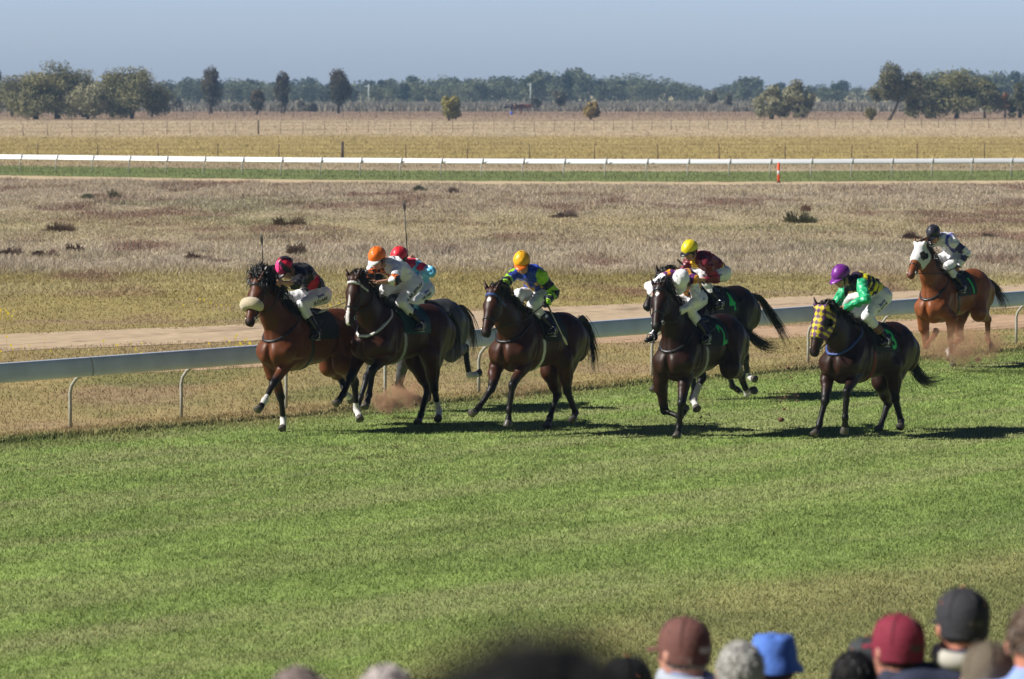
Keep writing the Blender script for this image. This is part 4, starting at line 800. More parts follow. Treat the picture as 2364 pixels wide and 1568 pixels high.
# ---- trees
M_LEAF=mat('leaves',rough=.7,vcol=True,backlit=.18,spec=.2); M_BARK=mat('bark',(.085,.065,.050),.9,noise=.3,nscale=3)
def crown_mesh(clumps,nl,ls,c0,c1,seed,topc=None):
    """leaf-sized faces spread through clumps of uneven size"""
    g=np.random.default_rng(seed); cl=np.array(clumps,float); vol=cl[:,3]*cl[:,4]*cl[:,5]; pr=vol**.75; pr/=pr.sum()
    k=g.choice(len(cl),nl,p=pr); d=g.normal(size=(nl,3)); d/=np.linalg.norm(d,axis=1)[:,None]; r=g.random(nl)**.38
    p=cl[k,:3]+d*r[:,None]*cl[k,3:6]*(.62+.70*vn3(d[:,0]*2.3+k*3.7+9,d[:,1]*2.3+9,d[:,2]*2.3+9))[:,None]
    gap=vn3(p[:,0]/(ls*4.2)+20,p[:,1]/(ls*4.2)+20,p[:,2]/(ls*4.2)+20+seed%50); keep=gap>.31; p=p[keep];k=k[keep]; d=d[keep]; n=len(p)
    nn=g.normal(size=(n,3))+d*.9; nn/=np.linalg.norm(nn,axis=1)[:,None]; a=np.cross(nn,g.normal(size=(n,3))); a/=np.linalg.norm(a,axis=1)[:,None]; b=np.cross(nn,a)
    s=ls*g.uniform(.5,1.3,n)[:,None]
    V=np.stack([p-a*s*.5,p+b*s*.4,p+a*s*.5,p-b*s*.4],1)
    ck=g.random(len(cl)); t=np.clip(ck[k]*.6+g.random(n)*.5,0,1)[:,None]; C=np.array(c0)*(1-t)+np.array(c1)*t
    if topc is not None:
        tt=np.clip((p[:,2]-cl[:,2].mean())/(cl[:,2].max()-cl[:,2].min()+1)*1.0+.1,0,1)[:,None]*.6; C=C*(1-tt)+np.array(topc)*tt
    return mesh_np('crown',V.reshape(-1,3),np.arange(4*n).reshape(-1,4),np.repeat(C[:,None],4,1).reshape(-1,3))
def clumps_for(w,h,shape,seed,skirt=.12):
    g=random.Random(seed); o=[]
    if shape=='broad':     # spreading wattle-like crown reaching near the ground
        for i in range(24):
            a=g.uniform(0,6.28); r=g.uniform(.1,.85)*w/2; z=h*g.uniform(.28,.80)*(1-.28*(r/(w/2))**2); s=g.uniform(.15,.26)*w
            o.append((math.cos(a)*r,math.sin(a)*r,z,s,s,s*g.uniform(.55,.8)))
        o.append((0,0,h*.80,w*.25,w*.25,h*.19))
        for i in range(9): 
            a=g.uniform(0,6.28); o.append((math.cos(a)*w*.36,math.sin(a)*w*.36,h*g.uniform(skirt+.03,.34),w*.17,w*.17,h*.19))
    elif shape=='oval':
        for i in range(12):
            z=h*g.uniform(.30,.86); r=w/2*.55*g.random()*math.sin(min(1,max(0,(z/h-.12)/.75))*3.0+.12); a=g.uniform(0,6.28); s=w*g.uniform(.20,.30); o.append((math.cos(a)*r,math.sin(a)*r,z,s,s,s*1.05))
        o.append((0,0,h*.55,w*.36,w*.36,h*.30)); o.append((0,0,h*.82,w*.28,w*.28,h*.15)); o.append((w*.04,0,h*.27,w*.18,w*.18,h*.12))
    elif shape=='lean':
        for i in range(26):
            a=g.uniform(0,6.28); r=g.uniform(.05,.80)*w/2; z=h*g.uniform(.42,.86)*(1-.15*(r/(w/2))); s=g.uniform(.15,.23)*w; o.append((w*.10+math.cos(a)*r,math.sin(a)*r,z,s,s,s*.75))
        for i in range(5): o.append((-w*.36+g.uniform(-.06,.06)*w,g.uniform(-.2,.2)*w,h*g.uniform(.36,.52),w*.12,w*.12,h*.09)); o.append((w*.38,g.uniform(-.2,.2)*w,h*g.uniform(.2,.4),w*.13,w*.13,h*.10))
    else:   # bush
        for i in range(8):
            a=g.uniform(0,6.28); r=g.uniform(.1,.5)*w/2; s=g.uniform(.24,.34)*w; o.append((math.cos(a)*r,math.sin(a)*r,h*g.uniform(.30,.72),s,s,s*.85))
    return o
def trunk_mb(w,h,cl,seed,stems=2,r=.22,lean=0):
    g=random.Random(seed); b=MB()
    for s in range(stems):
        x0=g.uniform(-.3,.3)*(stems>1); top=Vector((x0*2+g.uniform(-.1,.1)*w+lean*w,g.uniform(-.1,.1)*w,h*.55)); p0=Vector((x0-lean*w*.5,g.uniform(-.2,.2),-.1)); m=(p0+top)/2+Vector((g.uniform(-.2,.2),0,-h*.04))
        b.tube([p0,m,top],[r,r*.75,r*.45],8)
        for k in range(5):
            c=cl[g.randrange(len(cl))]; e=Vector(c[:3]); st=m+(top-m)*g.random(); b.tube([st,(st+e)/2+Vector((0,0,-.2)),e],[r*.42,r*.28,r*.08],6)
    return b
def tree(px,base,top,wpx,shape,label,cat,c0,c1,seed,name='tree',nl=5200,ls=.29,stems=3,group=None,topc=None,D=None,lean=0,r=.2):
    D=D or H0*FPX/(base-205); h=H0+(205-top)*D/FPX; wm=wpx*D/FPX
    root=empty(name,(Xd(px,D),D,0),label=label,cat=cat,group=group); cl=clumps_for(wm,h,shape,seed)
    # fit clumps inside the height
    mz=max(c[2]+c[5]*.9 for c in cl); cl=[(c[0],c[1],c[2]*h/mz,c[3],c[4],c[5]*h/mz) for c in cl]
    link('crown',crown_mesh(cl,int(nl*2.3),ls,c0,c1,seed,topc),M_LEAF,root,False); trunk_mb(wm,h,cl,seed,stems,r*1.25,lean).build('trunk',M_BARK,root); return root
OL=((.080,.085,.034),(.33,.31,.15)); OLD=((.045,.050,.024),(.24,.23,.11)); PALE=((.15,.15,.08),(.44,.42,.26)); GUM=((.030,.034,.022),(.13,.115,.07)); 
G='wattle trees in the clump at the left'
TR=[(30,272,172,128,'broad','olive bushy tree at the far left edge, lowest of the left clump',OL,11,5000,3),
 (85,276,163,135,'broad','olive tree with several dark trunks left of the big dome-shaped crown',OL,12,6000,3),
 (132,276,139,165,'broad','tallest dome-crowned olive tree in the left clump',OLD,13,9000,3),
 (196,274,158,100,'broad','grey-green tree behind the pale bush, between the dome crown and the right pair',PALE,14,5000,2),
 (205,276,190,105,'bush','pale grey-green rounded wattle in front of the left clump, foliage to the ground',PALE,15,6500,1),
 (262,272,165,100,'broad','olive tree with a dark shaded crown just left of the forked trunks',OL,16,5000,2),
 (305,277,152,165,'broad','wide-crowned olive tree with two dark forked trunks, right end of the left clump',OL,17,8000,2),
 (352,270,232,38,'bush','small dark bush right of the forked trunks of the left clump',OLD,18,1500,1)]
for t in TR: tree(*t[:5],t[5],'tree',*t[6],t[7],nl=t[8],stems=t[9],group=G,D=H0*FPX/(t[1]-205)*(1+.02*(t[7]%3)))
tree(-4,262,160,30,'oval','dark narrow tree cut by the left edge of the picture','tree',*GUM,21,nl=2500)
for t in [(487,262,154,62,'oval','tallest dark oval gum, leftmost of the three standing alone before the forest',GUM,22,5500,(.13,.085,.055)),
 (653,262,166,54,'oval','slim dark gum with a pale trunk, middle one of the three before the forest',GUM,23,5000,(.13,.085,.055)),
 (781,262,161,68,'oval','broad dark gum with reddish top, right one of the three before the forest',GUM,24,6000,(.14,.085,.055)),
 (593,265,204,48,'oval','low reddish-brown oval bush tree between the two left gums',GUM,25,3000,(.17,.085,.05)),
 (1038,279,222,52,'bush','round olive-yellow bush alone in the paddock left of centre',((.16,.16,.05),(.42,.38,.13)),26,4200,(.50,.42,.14)),
 (1364,276,235,42,'bush','small yellow-topped bush alone in the paddock right of centre',((.17,.14,.05),(.44,.34,.11)),27,3200,(.58,.40,.09))]:
    tree(*t[:5],t[5],'tree' if t[4]=='oval' else 'bush',*t[6],t[7],nl=t[8],topc=t[9],stems=1 if t[4]!='oval' else 2,group=None,name='tree' if t[4]=='oval' else 'bush',r=.16)
G='wattle trees at the right of the paddock'
for t in [(1785,275,196,86,'broad','left half of the paired pale wattles right of centre, leaning left',PALE,31,6000,2,0),
 (1838,272,182,70,'broad','taller right half of the paired pale wattles right of centre',PALE,32,5500,2,0),
 (2060,278,146,122,'lean','tall leaning tree with a bare dark slanting trunk',((.09,.095,.05),(.25,.24,.14)),33,8500,1,.16),
 (2010,278,248,30,'bush','small yellowish bush at the foot of the leaning tree',((.13,.12,.04),(.26,.22,.08)),34,1000,1,0),
 (2140,274,180,108,'broad','dark-green bushy tree left of the wide dome crown at the right',OLD,35,6500,2,0),
 (2205,274,161,152,'broad','wide dome-crowned tree with yellow-green top, largest of the right clump',OL,36,9500,2,0),
 (2272,273,183,82,'bush','rounded grey-green tree at the right end of the right clump',OL,37,6500,1,0),
 (2350,272,190,52,'broad','dark tree with an orange bush beside it, cut by the right edge',OLD,38,3500,2,0),
 (2318,272,215,34,'bush','low rusty-orange bush before the right edge tree',((.12,.07,.04),(.30,.15,.06)),39,1500,1,0)]:
    tree(*t[:5],t[5],'tree' if t[3]>45 else 'bush',*t[6],t[7],nl=t[8],stems=t[9],lean=t[10],group=G,topc=(.22,.20,.08) if t[7] in(36,37) else None,name='tree' if t[3]>45 else 'bush')
# low bushes in front of the forest
for i,(px,base,top,wp) in enumerate([(410,258,228,26),(548,257,240,34),(715,258,236,40),(695,257,232,22),(1290,257,207,40),(1240,256,225,30),(1680,254,214,24),(1640,252,205,34)]):
    tree(px,base,top,wp,'bush','greyish bush %s'%['at the forest foot right of the left clump','low and wide between the first gum and the reddish bush tree','wide dark one between the middle and right gums','beside the wide dark bush, slightly taller','tall pale brown one in front of the forest beside the horses','low pale one below the power pole','narrow one left of the right-hand wattle pair','rounded one at the open gap in the forest'][i],'bush',(.07,.07,.05),(.20,.18,.13),60+i,name='bush',nl=900,stems=1,ls=.4,r=.1)
# the forest line: individual trees, copies of ten kinds
FG='mallee and pine trees of the distant forest line'; protos=[]
for i in range(10):
    sh=['broad','oval','broad','oval','bush'][i%5]; wm=[7.5,4.5,9,5,6][i%5]; h=8.; cl=clumps_for(wm,h,sh,100+i,.05); mz=max(c[2]+c[5]*.9 for c in cl); cl=[(c[0],c[1],c[2]*h/mz,c[3],c[4],c[5]*h/mz) for c in cl]
    a=((.045,.060,.035),(.20,.22,.12)) if i%3 else ((.025,.038,.028),(.09,.11,.07))
    protos.append((crown_mesh(cl,1300,.55,a[0],a[1],200+i),trunk_mb(wm,h,cl,300+i,2,.22).mesh('trunk')))
skyl=[(0,200),(380,186),(440,184),(500,186),(560,180),(640,188),(700,178),(760,186),(830,186),(905,180),(1000,182),(1100,178),(1180,184),(1240,168),(1275,168),(1310,158),(1345,160),(1365,182),(1450,178),(1520,188),(1570,192),(1640,205),(1690,192),(1720,180),(1760,198),(1900,192),(1965,185),(2000,215),(2060,196),(2140,170),(2220,152),(2260,172),(2310,168),(2364,172)]
g=random.Random(5); n_=0
for row,(dep,num) in enumerate([(1500,88),(1350,84),(1230,66)]):
    for i in range(num):
        px=-40+2440*(i+g.uniform(-.35,.35))/(num-1)
        if px<360 and row: continue
        if 1395<px<1640 and row==2: continue
        if 1930<px<2010 and row: continue
        D=dep+g.uniform(-50,50); sk=np.interp(px,[a for a,b in skyl],[b for a,b in skyl])
        top=sk+g.uniform(-5,5)+[-2,3,14][row]+(g.random()<.12)*-8; h=H0+(205-top)*D/FPX; k=g.randrange(10); s=max(h,3.)/8.
        me,tm=protos[k]; r=empty('tree',(Xd(px,D),D,0),g.uniform(0,6.28),label='hazy blue-green tree of the distant forest line along the horizon',cat='tree',group=FG); r.scale=(s*g.uniform(1.2,1.9),s*g.uniform(1.2,1.9),s)
        link('crown',me,M_LEAF,r,False); link('trunk',tm,M_BARK,r)
# sparse grey undergrowth between paddock and forest
def under():
    g=np.random.default_rng(12); n=60000; y=g.uniform(880,1250,n); x=(g.random(n)*2-1)*y*.125; h=g.uniform(.3,1.5,n)*(.3+1.4*fbm2(x/9,y/60.,91)); W=g.uniform(.1,.35,n); th=g.uniform(0,6.28,n)
    V=np.stack([np.stack([x-np.cos(th)*W,y-np.sin(th)*W,h*0],1),np.stack([x+np.cos(th)*W,y+np.sin(th)*W,h*0],1),np.stack([x+g.normal(size=n)*.3,y,h],1)],1)
    c=np.where((g.random(n)<.5)[:,None],C3(.30,.27,.22),C3(.14,.13,.10)); link('undergrowth',mesh_np('undergrowth',V.reshape(-1,3),np.arange(3*n).reshape(-1,3),np.repeat(c[:,None],3,1).reshape(-1,3)),M_BLADE,None,False,kind='stuff')
under()
# ---- separate shrubs in the scrub paddock
M_SHRUB=mat('shrub_twigs',rough=.85,vcol=True,backlit=.1,spec=.1)
SH=[(172,582,30,(.055,.035,.025),'dark brown low shrub, darkest at the far left of the scrub'),(140,535,66,(.14,.10,.07),'wide brown shrub left, above the darkest one'),(105,594,50,(.15,.10,.075),'reddish-brown shrub just left of the darkest low shrub'),(20,590,60,(.14,.10,.08),'brown shrub at the left edge of the scrub'),(208,460,32,(.15,.16,.10),'grey-green shrub near the top of the scrub at left'),(268,459,34,(.17,.17,.10),'second grey-green shrub near the top of the scrub, right of the first'),(668,520,60,(.12,.09,.055),'flat dark shrub above the pink cap rider'),(460,600,50,(.17,.12,.09),'brown shrub left of the raised whip'),(690,588,40,(.14,.10,.07),'brown shrub just above the black silk rider'),(974,441,26,(.13,.14,.09),'dark green tuft shrub near the top of the scrub at centre'),(1045,447,24,(.15,.11,.09),'brown tuft shrub right of the dark green tuft'),(1300,503,60,(.15,.11,.09),'flat brown shrub right of the gold cap rider'),(1850,515,80,(.10,.10,.055),'dark green flat shrub at right of the scrub'),(2108,552,34,(.12,.08,.06),'dark brown shrub left of the rear rider cap'),(2280,548,20,(.10,.075,.06),'small dark shrub right of the rear rider'),(1855,488,26,(.18,.11,.08),'reddish tuft shrub above the dark green flat shrub')]
for i,(px,by,wp,c,lab) in enumerate(SH):
    D=H0*FPX/(by-205); wm=wp*D/FPX; h=wm*(.42 if wp>40 else .65); g=np.random.default_rng(400+i); n=900
    r=empty('shrub',(Xd(px,D),D,0),label=lab,cat='shrub',group='low shrubs scattered in the dry scrub')
    nc=7; cx_=g.uniform(-.45,.45,nc)*wm; cw=g.uniform(.10,.22,nc)*wm; chh=g.uniform(.35,1.15,nc)*h; kk=g.integers(0,nc,n); an=g.uniform(0,6.28,n); q=np.sqrt(g.random(n)); bx=cx_[kk]+np.cos(an)*q*cw[kk]; by_=np.sin(an)*q*cw[kk]*1.5+cx_[kk]*.5; tz=chh[kk]*(1-q**2*.8)*g.uniform(.3,1.15,n); tx=bx+g.normal(size=n)*.09; W=.012*D/120
    V=np.stack([np.stack([bx*.7-W,by_*.7,0*bx],1),np.stack([bx*.7+W,by_*.7,0*bx],1),np.stack([tx+W*.5,by_,tz],1),np.stack([tx-W*.5,by_,tz*.96],1)],1)
    cc=np.array(c)*g.uniform(.8,2.3,(n,1)); link('foliage',mesh_np('foliage',V.reshape(-1,3),np.arange(4*n).reshape(-1,4),np.repeat(cc[:,None],4,1).reshape(-1,3)),M_SHRUB,r,False)
# ================================================================== HORSES AND JOCKEYS
_h=HD['h5']['J']['hd']; HD['h5']['J']['hd']=[_h[0]+.04,_h[1]+.07,_h[2]+.02]
M_TEAL2=mat('dark_teal_cloth',(.008,.05,.055),.6)
make_horse('h1','bay horse with a cream sheepskin noseband and bushy black mane, leading at the left','bay',socks=[('knL','feL','hoL',.72,1),('feR','feR','hoR',.0),('hkR','hfR','hhR',.85),('hkL','hfL','hhL',.75)],noseband=True,mane_n=420,forelock=110,bush=1.3,breast=M_TACK)
make_horse('h2','dark bay horse with a white blaze, white browband and white breastplate, second from left','midbay',socks=[('hkL','hfL','hhL',.55)],face='blaze',brow=M_WEBW,breast=M_WEBW,girthm=M_WEBG,cloth=M_TEAL2,hood=None,breast_drop=.0)
make_horse('h3','dark grey horse galloping behind the white-blazed bay, one hind leg kicked up','grey',socks=[('hkL','hfL','hhL',.9)],number='6',tailcol=((.02,.02,.02),(.10,.085,.06)),cloth=M_CLOTH,numpos=(-.17,1.40))
make_horse('h4','dark bay horse with a white star and pale girth, under the gold cap rider','midbay',face='star',brow=M_BLUEW,breast=M_TACK,girthm=M_WEBW,tail=[(-.93,0,1.50),(-1.10,0,1.58),(-1.26,0,1.40),(-1.34,.03,1.15),(-1.33,.05,.90)])
make_horse('h5','very dark horse seen nearly head on with white star and folded front leg','darkbay',face='star',socks=[('hkR','hfR','hhR',.35),('hkL','hfL','hhL',.75)],number='2',numpos=(-.16,1.40),tail=[(-.93,0,1.50),(-1.15,0,1.42),(-1.40,.1,1.22),(-1.62,.15,1.12),(-1.80,.2,1.14)],girthm=M_WEBG)
make_horse('h6','dark brown horse galloping just behind the head-on one, tail streaming to the right','brown',socks=[('hkL','hfL','hhL',.78)],number='4',numpos=(-.16,1.42),tail=[(-.93,0,1.50),(-1.15,.05,1.45),(-1.35,.1,1.22),(-1.55,.15,.98),(-1.66,.2,.78)])
make_horse('h7','dark brown horse in a yellow and purple checked hood, second from right','darkbay',hood='check',breast=M_BLUEW,brow=M_TACK,girthm=M_REDW,number='3',numpos=(-.20,1.42),tail=[(-.93,0,1.45),(-1.05,0,1.25),(-1.12,.05,1.0),(-1.30,.1,.84),(-1.58,.15,.88)])
make_horse('h8','chestnut horse in a white hood with dark blinker cups, trailing at the far right','chestnut',hood='white',socks=[('hkR','hfR','hhR',.6),('knL','feL','hoL',1.1)],brow=M_WEBW,number='1',numpos=(-.17,1.40),tail=[(-.93,0,1.46),(-1.10,.0,1.42),(-1.26,.05,1.30),(-1.38,.1,1.08),(-1.44,.1,.92)],tailcol=((.05,.02,.012),(.025,.015,.012)))
BLK=(.010,.010,.013); WHT=(.84,.84,.86)
def mk(c): 
    return lambda V,S: np.tile(np.array(c,float),(len(V),1))
def tors(V,S): 
    w=V-S['nk']; t=(w@S['bd'])/S['bl']; return t,w@S['nrm'],w[:,1]
def both(S): a=S['arms']; return a['L'][0]|a['R'][0],np.where(a['L'][0],a['L'][1],a['R'][1])
def silk1(V,S):
    C=mk(BLK)(V,S); t,n,y=tors(V,S)
    for ct,cn,cy,ro,ri in [(.62,.02,.14,.085,.055),(.35,.15,.03,.075,.045),(.20,.15,-.08,.05,.0),(.85,.12,.02,.07,.045)]:
        d=np.sqrt(((t-ct)*S['bl'])**2+((n-cn))**2*.6+(y-cy)**2); C[(d<ro)&(d>ri)]=(.55,.012,.03)
    return C
def silk2(V,S):
    C=mk(WHT)(V,S); t,n,y=tors(V,S); arm,l=both(S); 
    def dia(m,s1,s2):
        k=((np.floor(s1/.055+s2/.055)+np.floor(s1/.055-s2/.055))%2)>0; C[m&k]=(.80,.16,.01); C[m&~k]=(.014,.014,.02)
    dia(arm&(l>.36)&(l<.56),l*.5,V[:,1]); dia(~arm&(np.abs(y-.02-(t-.4)*.12)<.055),t*S['bl'],y); return C
def silk3(V,S):
    C=mk((.16,.55,.80))(V,S); t,n,y=tors(V,S); arm,l=both(S); C[arm&(np.abs(l-.24)<.10)]=(.80,.04,.10); C[~arm&(t<.08)]=(.65,.03,.07); C[arm&(np.sin(l*16+1.2)>.93)]=WHT; return C
def silk4(V,S):
    C=mk((.015,.055,.42))(V,S); t,n,y=tors(V,S); arm,l=both(S); b=(np.floor(l*6.2)%2)>0; C[arm&~b]=(.30,.62,.02); C[arm&b]=(.012,.014,.03)
    for ct,cy in [(.30,.10),(.30,-.08),(.58,.11),(.55,-.05)]:
        d=np.sqrt(((t-ct)*S['bl'])**2+(y-cy)**2); C[~arm&(d<.05)&(d>.018)]=(.75,.42,.02); C[~arm&(np.abs(y-cy-.015)<.014)&(t>ct)&(t<ct+.20)]=(.75,.42,.02)
    return C
def silk5(V,S):
    t,n,y=tors(V,S); arm,l=both(S); k=((np.floor((t*S['bl'])/.075)+np.floor((y+.5)/.07))%2)>0
    C=np.where(k[:,None],np.array((.85,.36,.02)),np.array((.11,.02,.14))); lo=(t>.45)&~k; C[lo]=(.014,.010,.016); C[arm&(l>.12)]=WHT; return C
def silk6(V,S):
    C=mk((.16,.008,.022))(V,S); t,n,y=tors(V,S); arm,l=both(S); C[~arm&(t>.80)&(t<.90)]=(.75,.45,.02); C[~arm&(np.abs(y+.03)<.05)&(n<.0)&(t<.3)]=(.75,.45,.02); C[arm&(l<.5)&(l>.3)]=(.34,.015,.03); return C
def silk7(V,S):
    t,n,y=tors(V,S); arm,l=both(S); s=t*S['bl']; k=((np.floor((s+y)/.095)+np.floor((s-y)/.095))%2)>0
    C=np.where(k[:,None],np.array((.66,.60,.02)),np.array((.022,.010,.022))); C[arm]=(.02,.40,.17); C[~arm&(t<.10)]=(.025,.010,.03); return C
def silk8(V,S):
    C=mk((.74,.74,.82))(V,S); t,n,y=tors(V,S); arm,l=both(S); C[arm&((np.floor(l*5+.3)%2)>0)&(V[:,2]<99)]=(.02,.02,.12); C[arm&(np.abs(V[:,2]-V[:,2][arm].mean())<.03)&(l>.1)&(l<.4)]=(.02,.02,.09); C[~arm&(np.abs(y-.10)<.02)]=(.10,.10,.45); return C
def cap1(az,e):
    d=np.degrees((az+math.pi)%(2*math.pi))-180; C=np.tile(np.array((.016,.008,.018)),(len(az),1)); C[(d<45)&(d>-60)]=(.95,.06,.26); C[(d>88)&(d<128)]=(.62,.012,.05); C[(d<-110)&(d>-150)]=(.62,.012,.05); return C
make_jockey('h1','jockey in black silks with red rings and a pink and black cap',silk1,(.85,.035,.14),face=(.62,-.25,-.85),capfn=cap1,peak=(.02,.01,.015),bare=.30,texts=[('Jayco',.30,.035,.055,M_INKB),('B.CLARK',.34,-.035,.060,M_INKK)],whip=1)
make_jockey('h2','jockey in white silks with orange and black diamonds and an orange cap',silk2,(.90,.17,.008),face=(.80,.02,-.45),peak=(.60,.62,.60),bare=.25,texts=[('A.MURPHY',.45,-.01,.075,M_INKK)])
make_jockey('h3','jockey in light blue and red silks with a raised whip, behind the orange cap rider',silk3,(.72,.02,.04),face=(.80,.0,-.40),bare=.75,texts=[('Jayco',.35,.03,.05,M_INKB),('HILLARD',.42,-.03,.055,M_INKK)])
make_jockey('h4','jockey in royal blue silks with lime and black sleeves and a shiny gold cap',silk4,(.85,.42,.01),face=(.72,.28,-.45),peak=(.55,.12,.005),gloves=M_TACK,bare=1,texts=[('Jayco',.35,.02,.055,M_INKB)],whip=1)
make_jockey('h5','jockey in orange and purple silks with white sleeves and a white cap, head bowed',silk5,(.88,.88,.90),face=(.45,-.05,-1.0),bare=1,texts=[('Jayco',.3,.02,.05,M_INKB)])
make_jockey('h6','jockey in maroon silks with yellow bands and a bright yellow cap with black peak',silk6,(.85,.68,.01),face=(.85,-.12,-.38),peak=(.015,.015,.018),bare=.55,texts=[('Jayco',.4,.0,.05,M_INKB)])
make_jockey('h7','jockey in yellow and black checked silks with green sleeves and a purple cap',silk7,(.18,.02,.26),face=(.80,-.30,-.50),bare=1,cover=False,boot_top=M_BROWNL,texts=[('Jayco',.35,.03,.055,M_INKB),('A.NYCE',.42,-.03,.055,M_INKK)])
make_jockey('h8','jockey in white silks with navy striped sleeves and a dark cap, on the trailing chestnut',silk8,(.02,.018,.03),face=(.80,.12,-.45),bare=.85)
def J(k,j): return np.array(HD[k]['J'][j])
whip('h1',J('h1','hR')+[0.02,-.03,0],J('h1','hR')+[.02,-.07,.50],'black whip with yellow grip held upright by the pink and black cap rider',grip=(.6,.4,.02))
whip('h2',J('h2','hR')+[.02,0,0],J('h2','hR')+[.28,-.50,-.22],'pale whip pointing down left from the orange cap rider',pale=True)
whip('h3',J('h3','hR')+[0,0,0],J('h3','hR')+[-.06,-.10,.78],'thin dark whip raised high by the red cap rider')
whip('h4',J('h4','hL')+[.02,0,-.02],J('h4','hL')+[-.22,.16,-.52],'white-flapped whip hanging from the hand of the gold cap rider',pale=True)
whip('h6',J('h6','hL'),J('h6','hL')+[.30,-.16,.28],'short dark whip in the hand of the yellow cap rider')
# ================================================================== SPECTATORS
M_KNIT=mat('clothing',(.2,.2,.2),.85,bump=.5,bscale=30)
def person(px,top,D,label,hat=None,hatc=(.1,.1,.1),hair=(.3,.3,.3),shirt=(.1,.1,.1),collar=None,yaw=0.,tall=1.74,hs=1.0,skin=(.42,.20,.14),clad=True):
    gz=float(bank(np.array(float(D)))); zt=H0+(205-top)*D/FPX; scale=(zt-gz)/(tall+.03); scale=max(.5,min(1.3,scale))
    root=empty('person',(Xd(px,D),D,gz),yaw,label=label,cat='spectator',group='spectators watching from the bank'); root.scale=(scale,)*3
    if abs(scale-1)>.0: root.scale=(1,1,1); tl=zt-gz
    t=tl/1.77      # body proportions follow the height
    def P(*a): return np.array(a)*t
    s=SDF(P(-.42,-.34,-.02),P(.42,.36,1.84),.016)
    hc=P(0,0,1.64); k=1.0
    # facing +y, away from the camera
    s.ell(hc+P(0,-.012,.025),np.array((.078,.098,.098))*t,.02); s.ell(hc+P(0,.03,-.05),np.array((.060,.068,.080))*t,.04); s.cap(hc+P(0,.10,-.005),.010,hc+P(0,.118,-.035),.015,.015)
    for sg in(-1,1): s.ell(hc+P(sg*.083,.0,-.012),np.array((.014,.022,.034))*t,.006)
    s.ell(hc+P(0,.095,-.072),np.array((.025,.010,.010))*t,.008)
    s.cap(hc+P(0,-.03,-.08),.058*t,P(0,-.02,1.46),.066*t,.04)
    s.cap(P(-.14,0,1.41),.080*t,P(.14,0,1.41),.080*t,.06,sq=1); s.cap(P(0,0,1.30),.15*t,P(0,0,1.0),.14*t,.08); s.cap(P(-.05,0,.95),.13*t,P(.05,0,.95),.13*t,.05)
    arms=[]
    for sg in(-1,1):
        a,b,c=P(sg*.20,0,1.42),P(sg*.25,-.02,1.10),P(sg*.20,.20,1.0); arms.append((a,b,c)); s.cap(a,.055*t,b,.042*t,.03); s.cap(b,.040*t,c,.028*t,.02)
        s.cap(P(sg*.09,0,.92),.095*t,P(sg*.10,.02,.50),.058*t,.04); s.cap(P(sg*.10,.02,.50),.056*t,P(sg*.11,0,.09),.036*t,.03); s.cap(P(sg*.11,-.02,.05),.035*t,P(sg*.12,.16,.03),.032*t,.02)
    V,Q=nets(s.D,s.lo,s.h); me=mesh_np('body',V,Q); b=MB()
    for (a,e,c) in arms: hand_mesh(b,c,(0,1,.1),(1,0,0),1)
    bm=bmesh.new(); bm.from_mesh(me); bm.from_mesh(b.mesh('h')); bm.to_mesh(me); bm.free()
    link('body',me,mat('skin',skin,.55,noise=.1,nscale=20),root)
    mc=mat('clothing',shirt,.85,bump=.5,bscale=25,noise=.1,nscale=6)
    s=SDF(P(-.44,-.36,.80),P(.44,.36,1.60),.016)
    s.cap(P(-.15,0,1.42),.090*t,P(.15,0,1.42),.090*t,.07); s.cap(P(0,-.01,1.32),.165*t,P(0,0,.98),.165*t,.08,sq=1.12,ax=(1,0,0)); s.cap(P(0,-.02,1.43),.10*t,P(0,-.02,1.525),.078*t,.04)
    for a,e,c in arms: s.cap(a,.075*t,e,.058*t,.04); s.cap(e,.058*t,e+(c-e)*.85,.044*t,.03)
    g=np.broadcast_arrays(s.ax[0][:,None,None]*12+9,s.ax[1][None,:,None]*12+9,s.ax[2][None,None,:]*12); s.D+=(vn3(*g)-.5)*.03
    V,Q=nets(s.D.astype(np.float32),s.lo,s.h); link('jacket',mesh_np('jacket',V,Q),mc,root)
    s=SDF(P(-.3,-.25,.03),P(.3,.25,1.08),.018); s.cap(P(-.05,0,.97),.15*t,P(.05,0,.97),.15*t,.05)
    for sg in(-1,1): s.cap(P(sg*.09,0,.92),.115*t,P(sg*.10,.02,.50),.080*t,.04); s.cap(P(sg*.10,.02,.50),.080*t,P(sg*.11,0,.10),.065*t,.03)
    V,Q=nets(s.D,s.lo,s.h); link('trousers',mesh_np('trousers',V,Q),mat_solid((.04,.045,.06),.9),root)
    for sg in (-1,1): MB().ell(P(sg*.115,.06,.035),(.05*t,.14*t,.045*t)).build('shoe',mat_solid((.03,.025,.02)),root)
    if collar is not None:
        MB().tube([P(.095*math.cos(a),-.02+.085*math.sin(a),1.535+.015*math.sin(a)) for a in np.linspace(0,2*math.pi,21)],.026*t,8,1.3).build('collar',mat_solid(collar,.85),root)
    # hair: cap of short strands over the scalp
    if hair is not None:
        g=np.random.default_rng(int(px)); n=7000 if hat is None else 3500; d=g.normal(size=(n*3,3)); d/=np.linalg.norm(d,axis=1)[:,None]
        zc=-.35 if hat is None else -.62; ok=(d[:,2]>zc)&~((d[:,1]>.35)&(d[:,2]<.45)); 
        if hat is not None: ok&=(d[:,2]<-.12)
        d=d[ok][:n]; n=len(d); p=hc+P(0,-.014,.022)+d*np.array((.082,.101,.103))*t; e=p+d*.003+g.normal(size=(n,3))*(.006 if hat is None else .0035)+np.array([0,-.002,-.012]); ww=np.cross(d,g.normal(size=(n,3))); ww/=np.linalg.norm(ww,axis=1)[:,None]; ww*=.0035
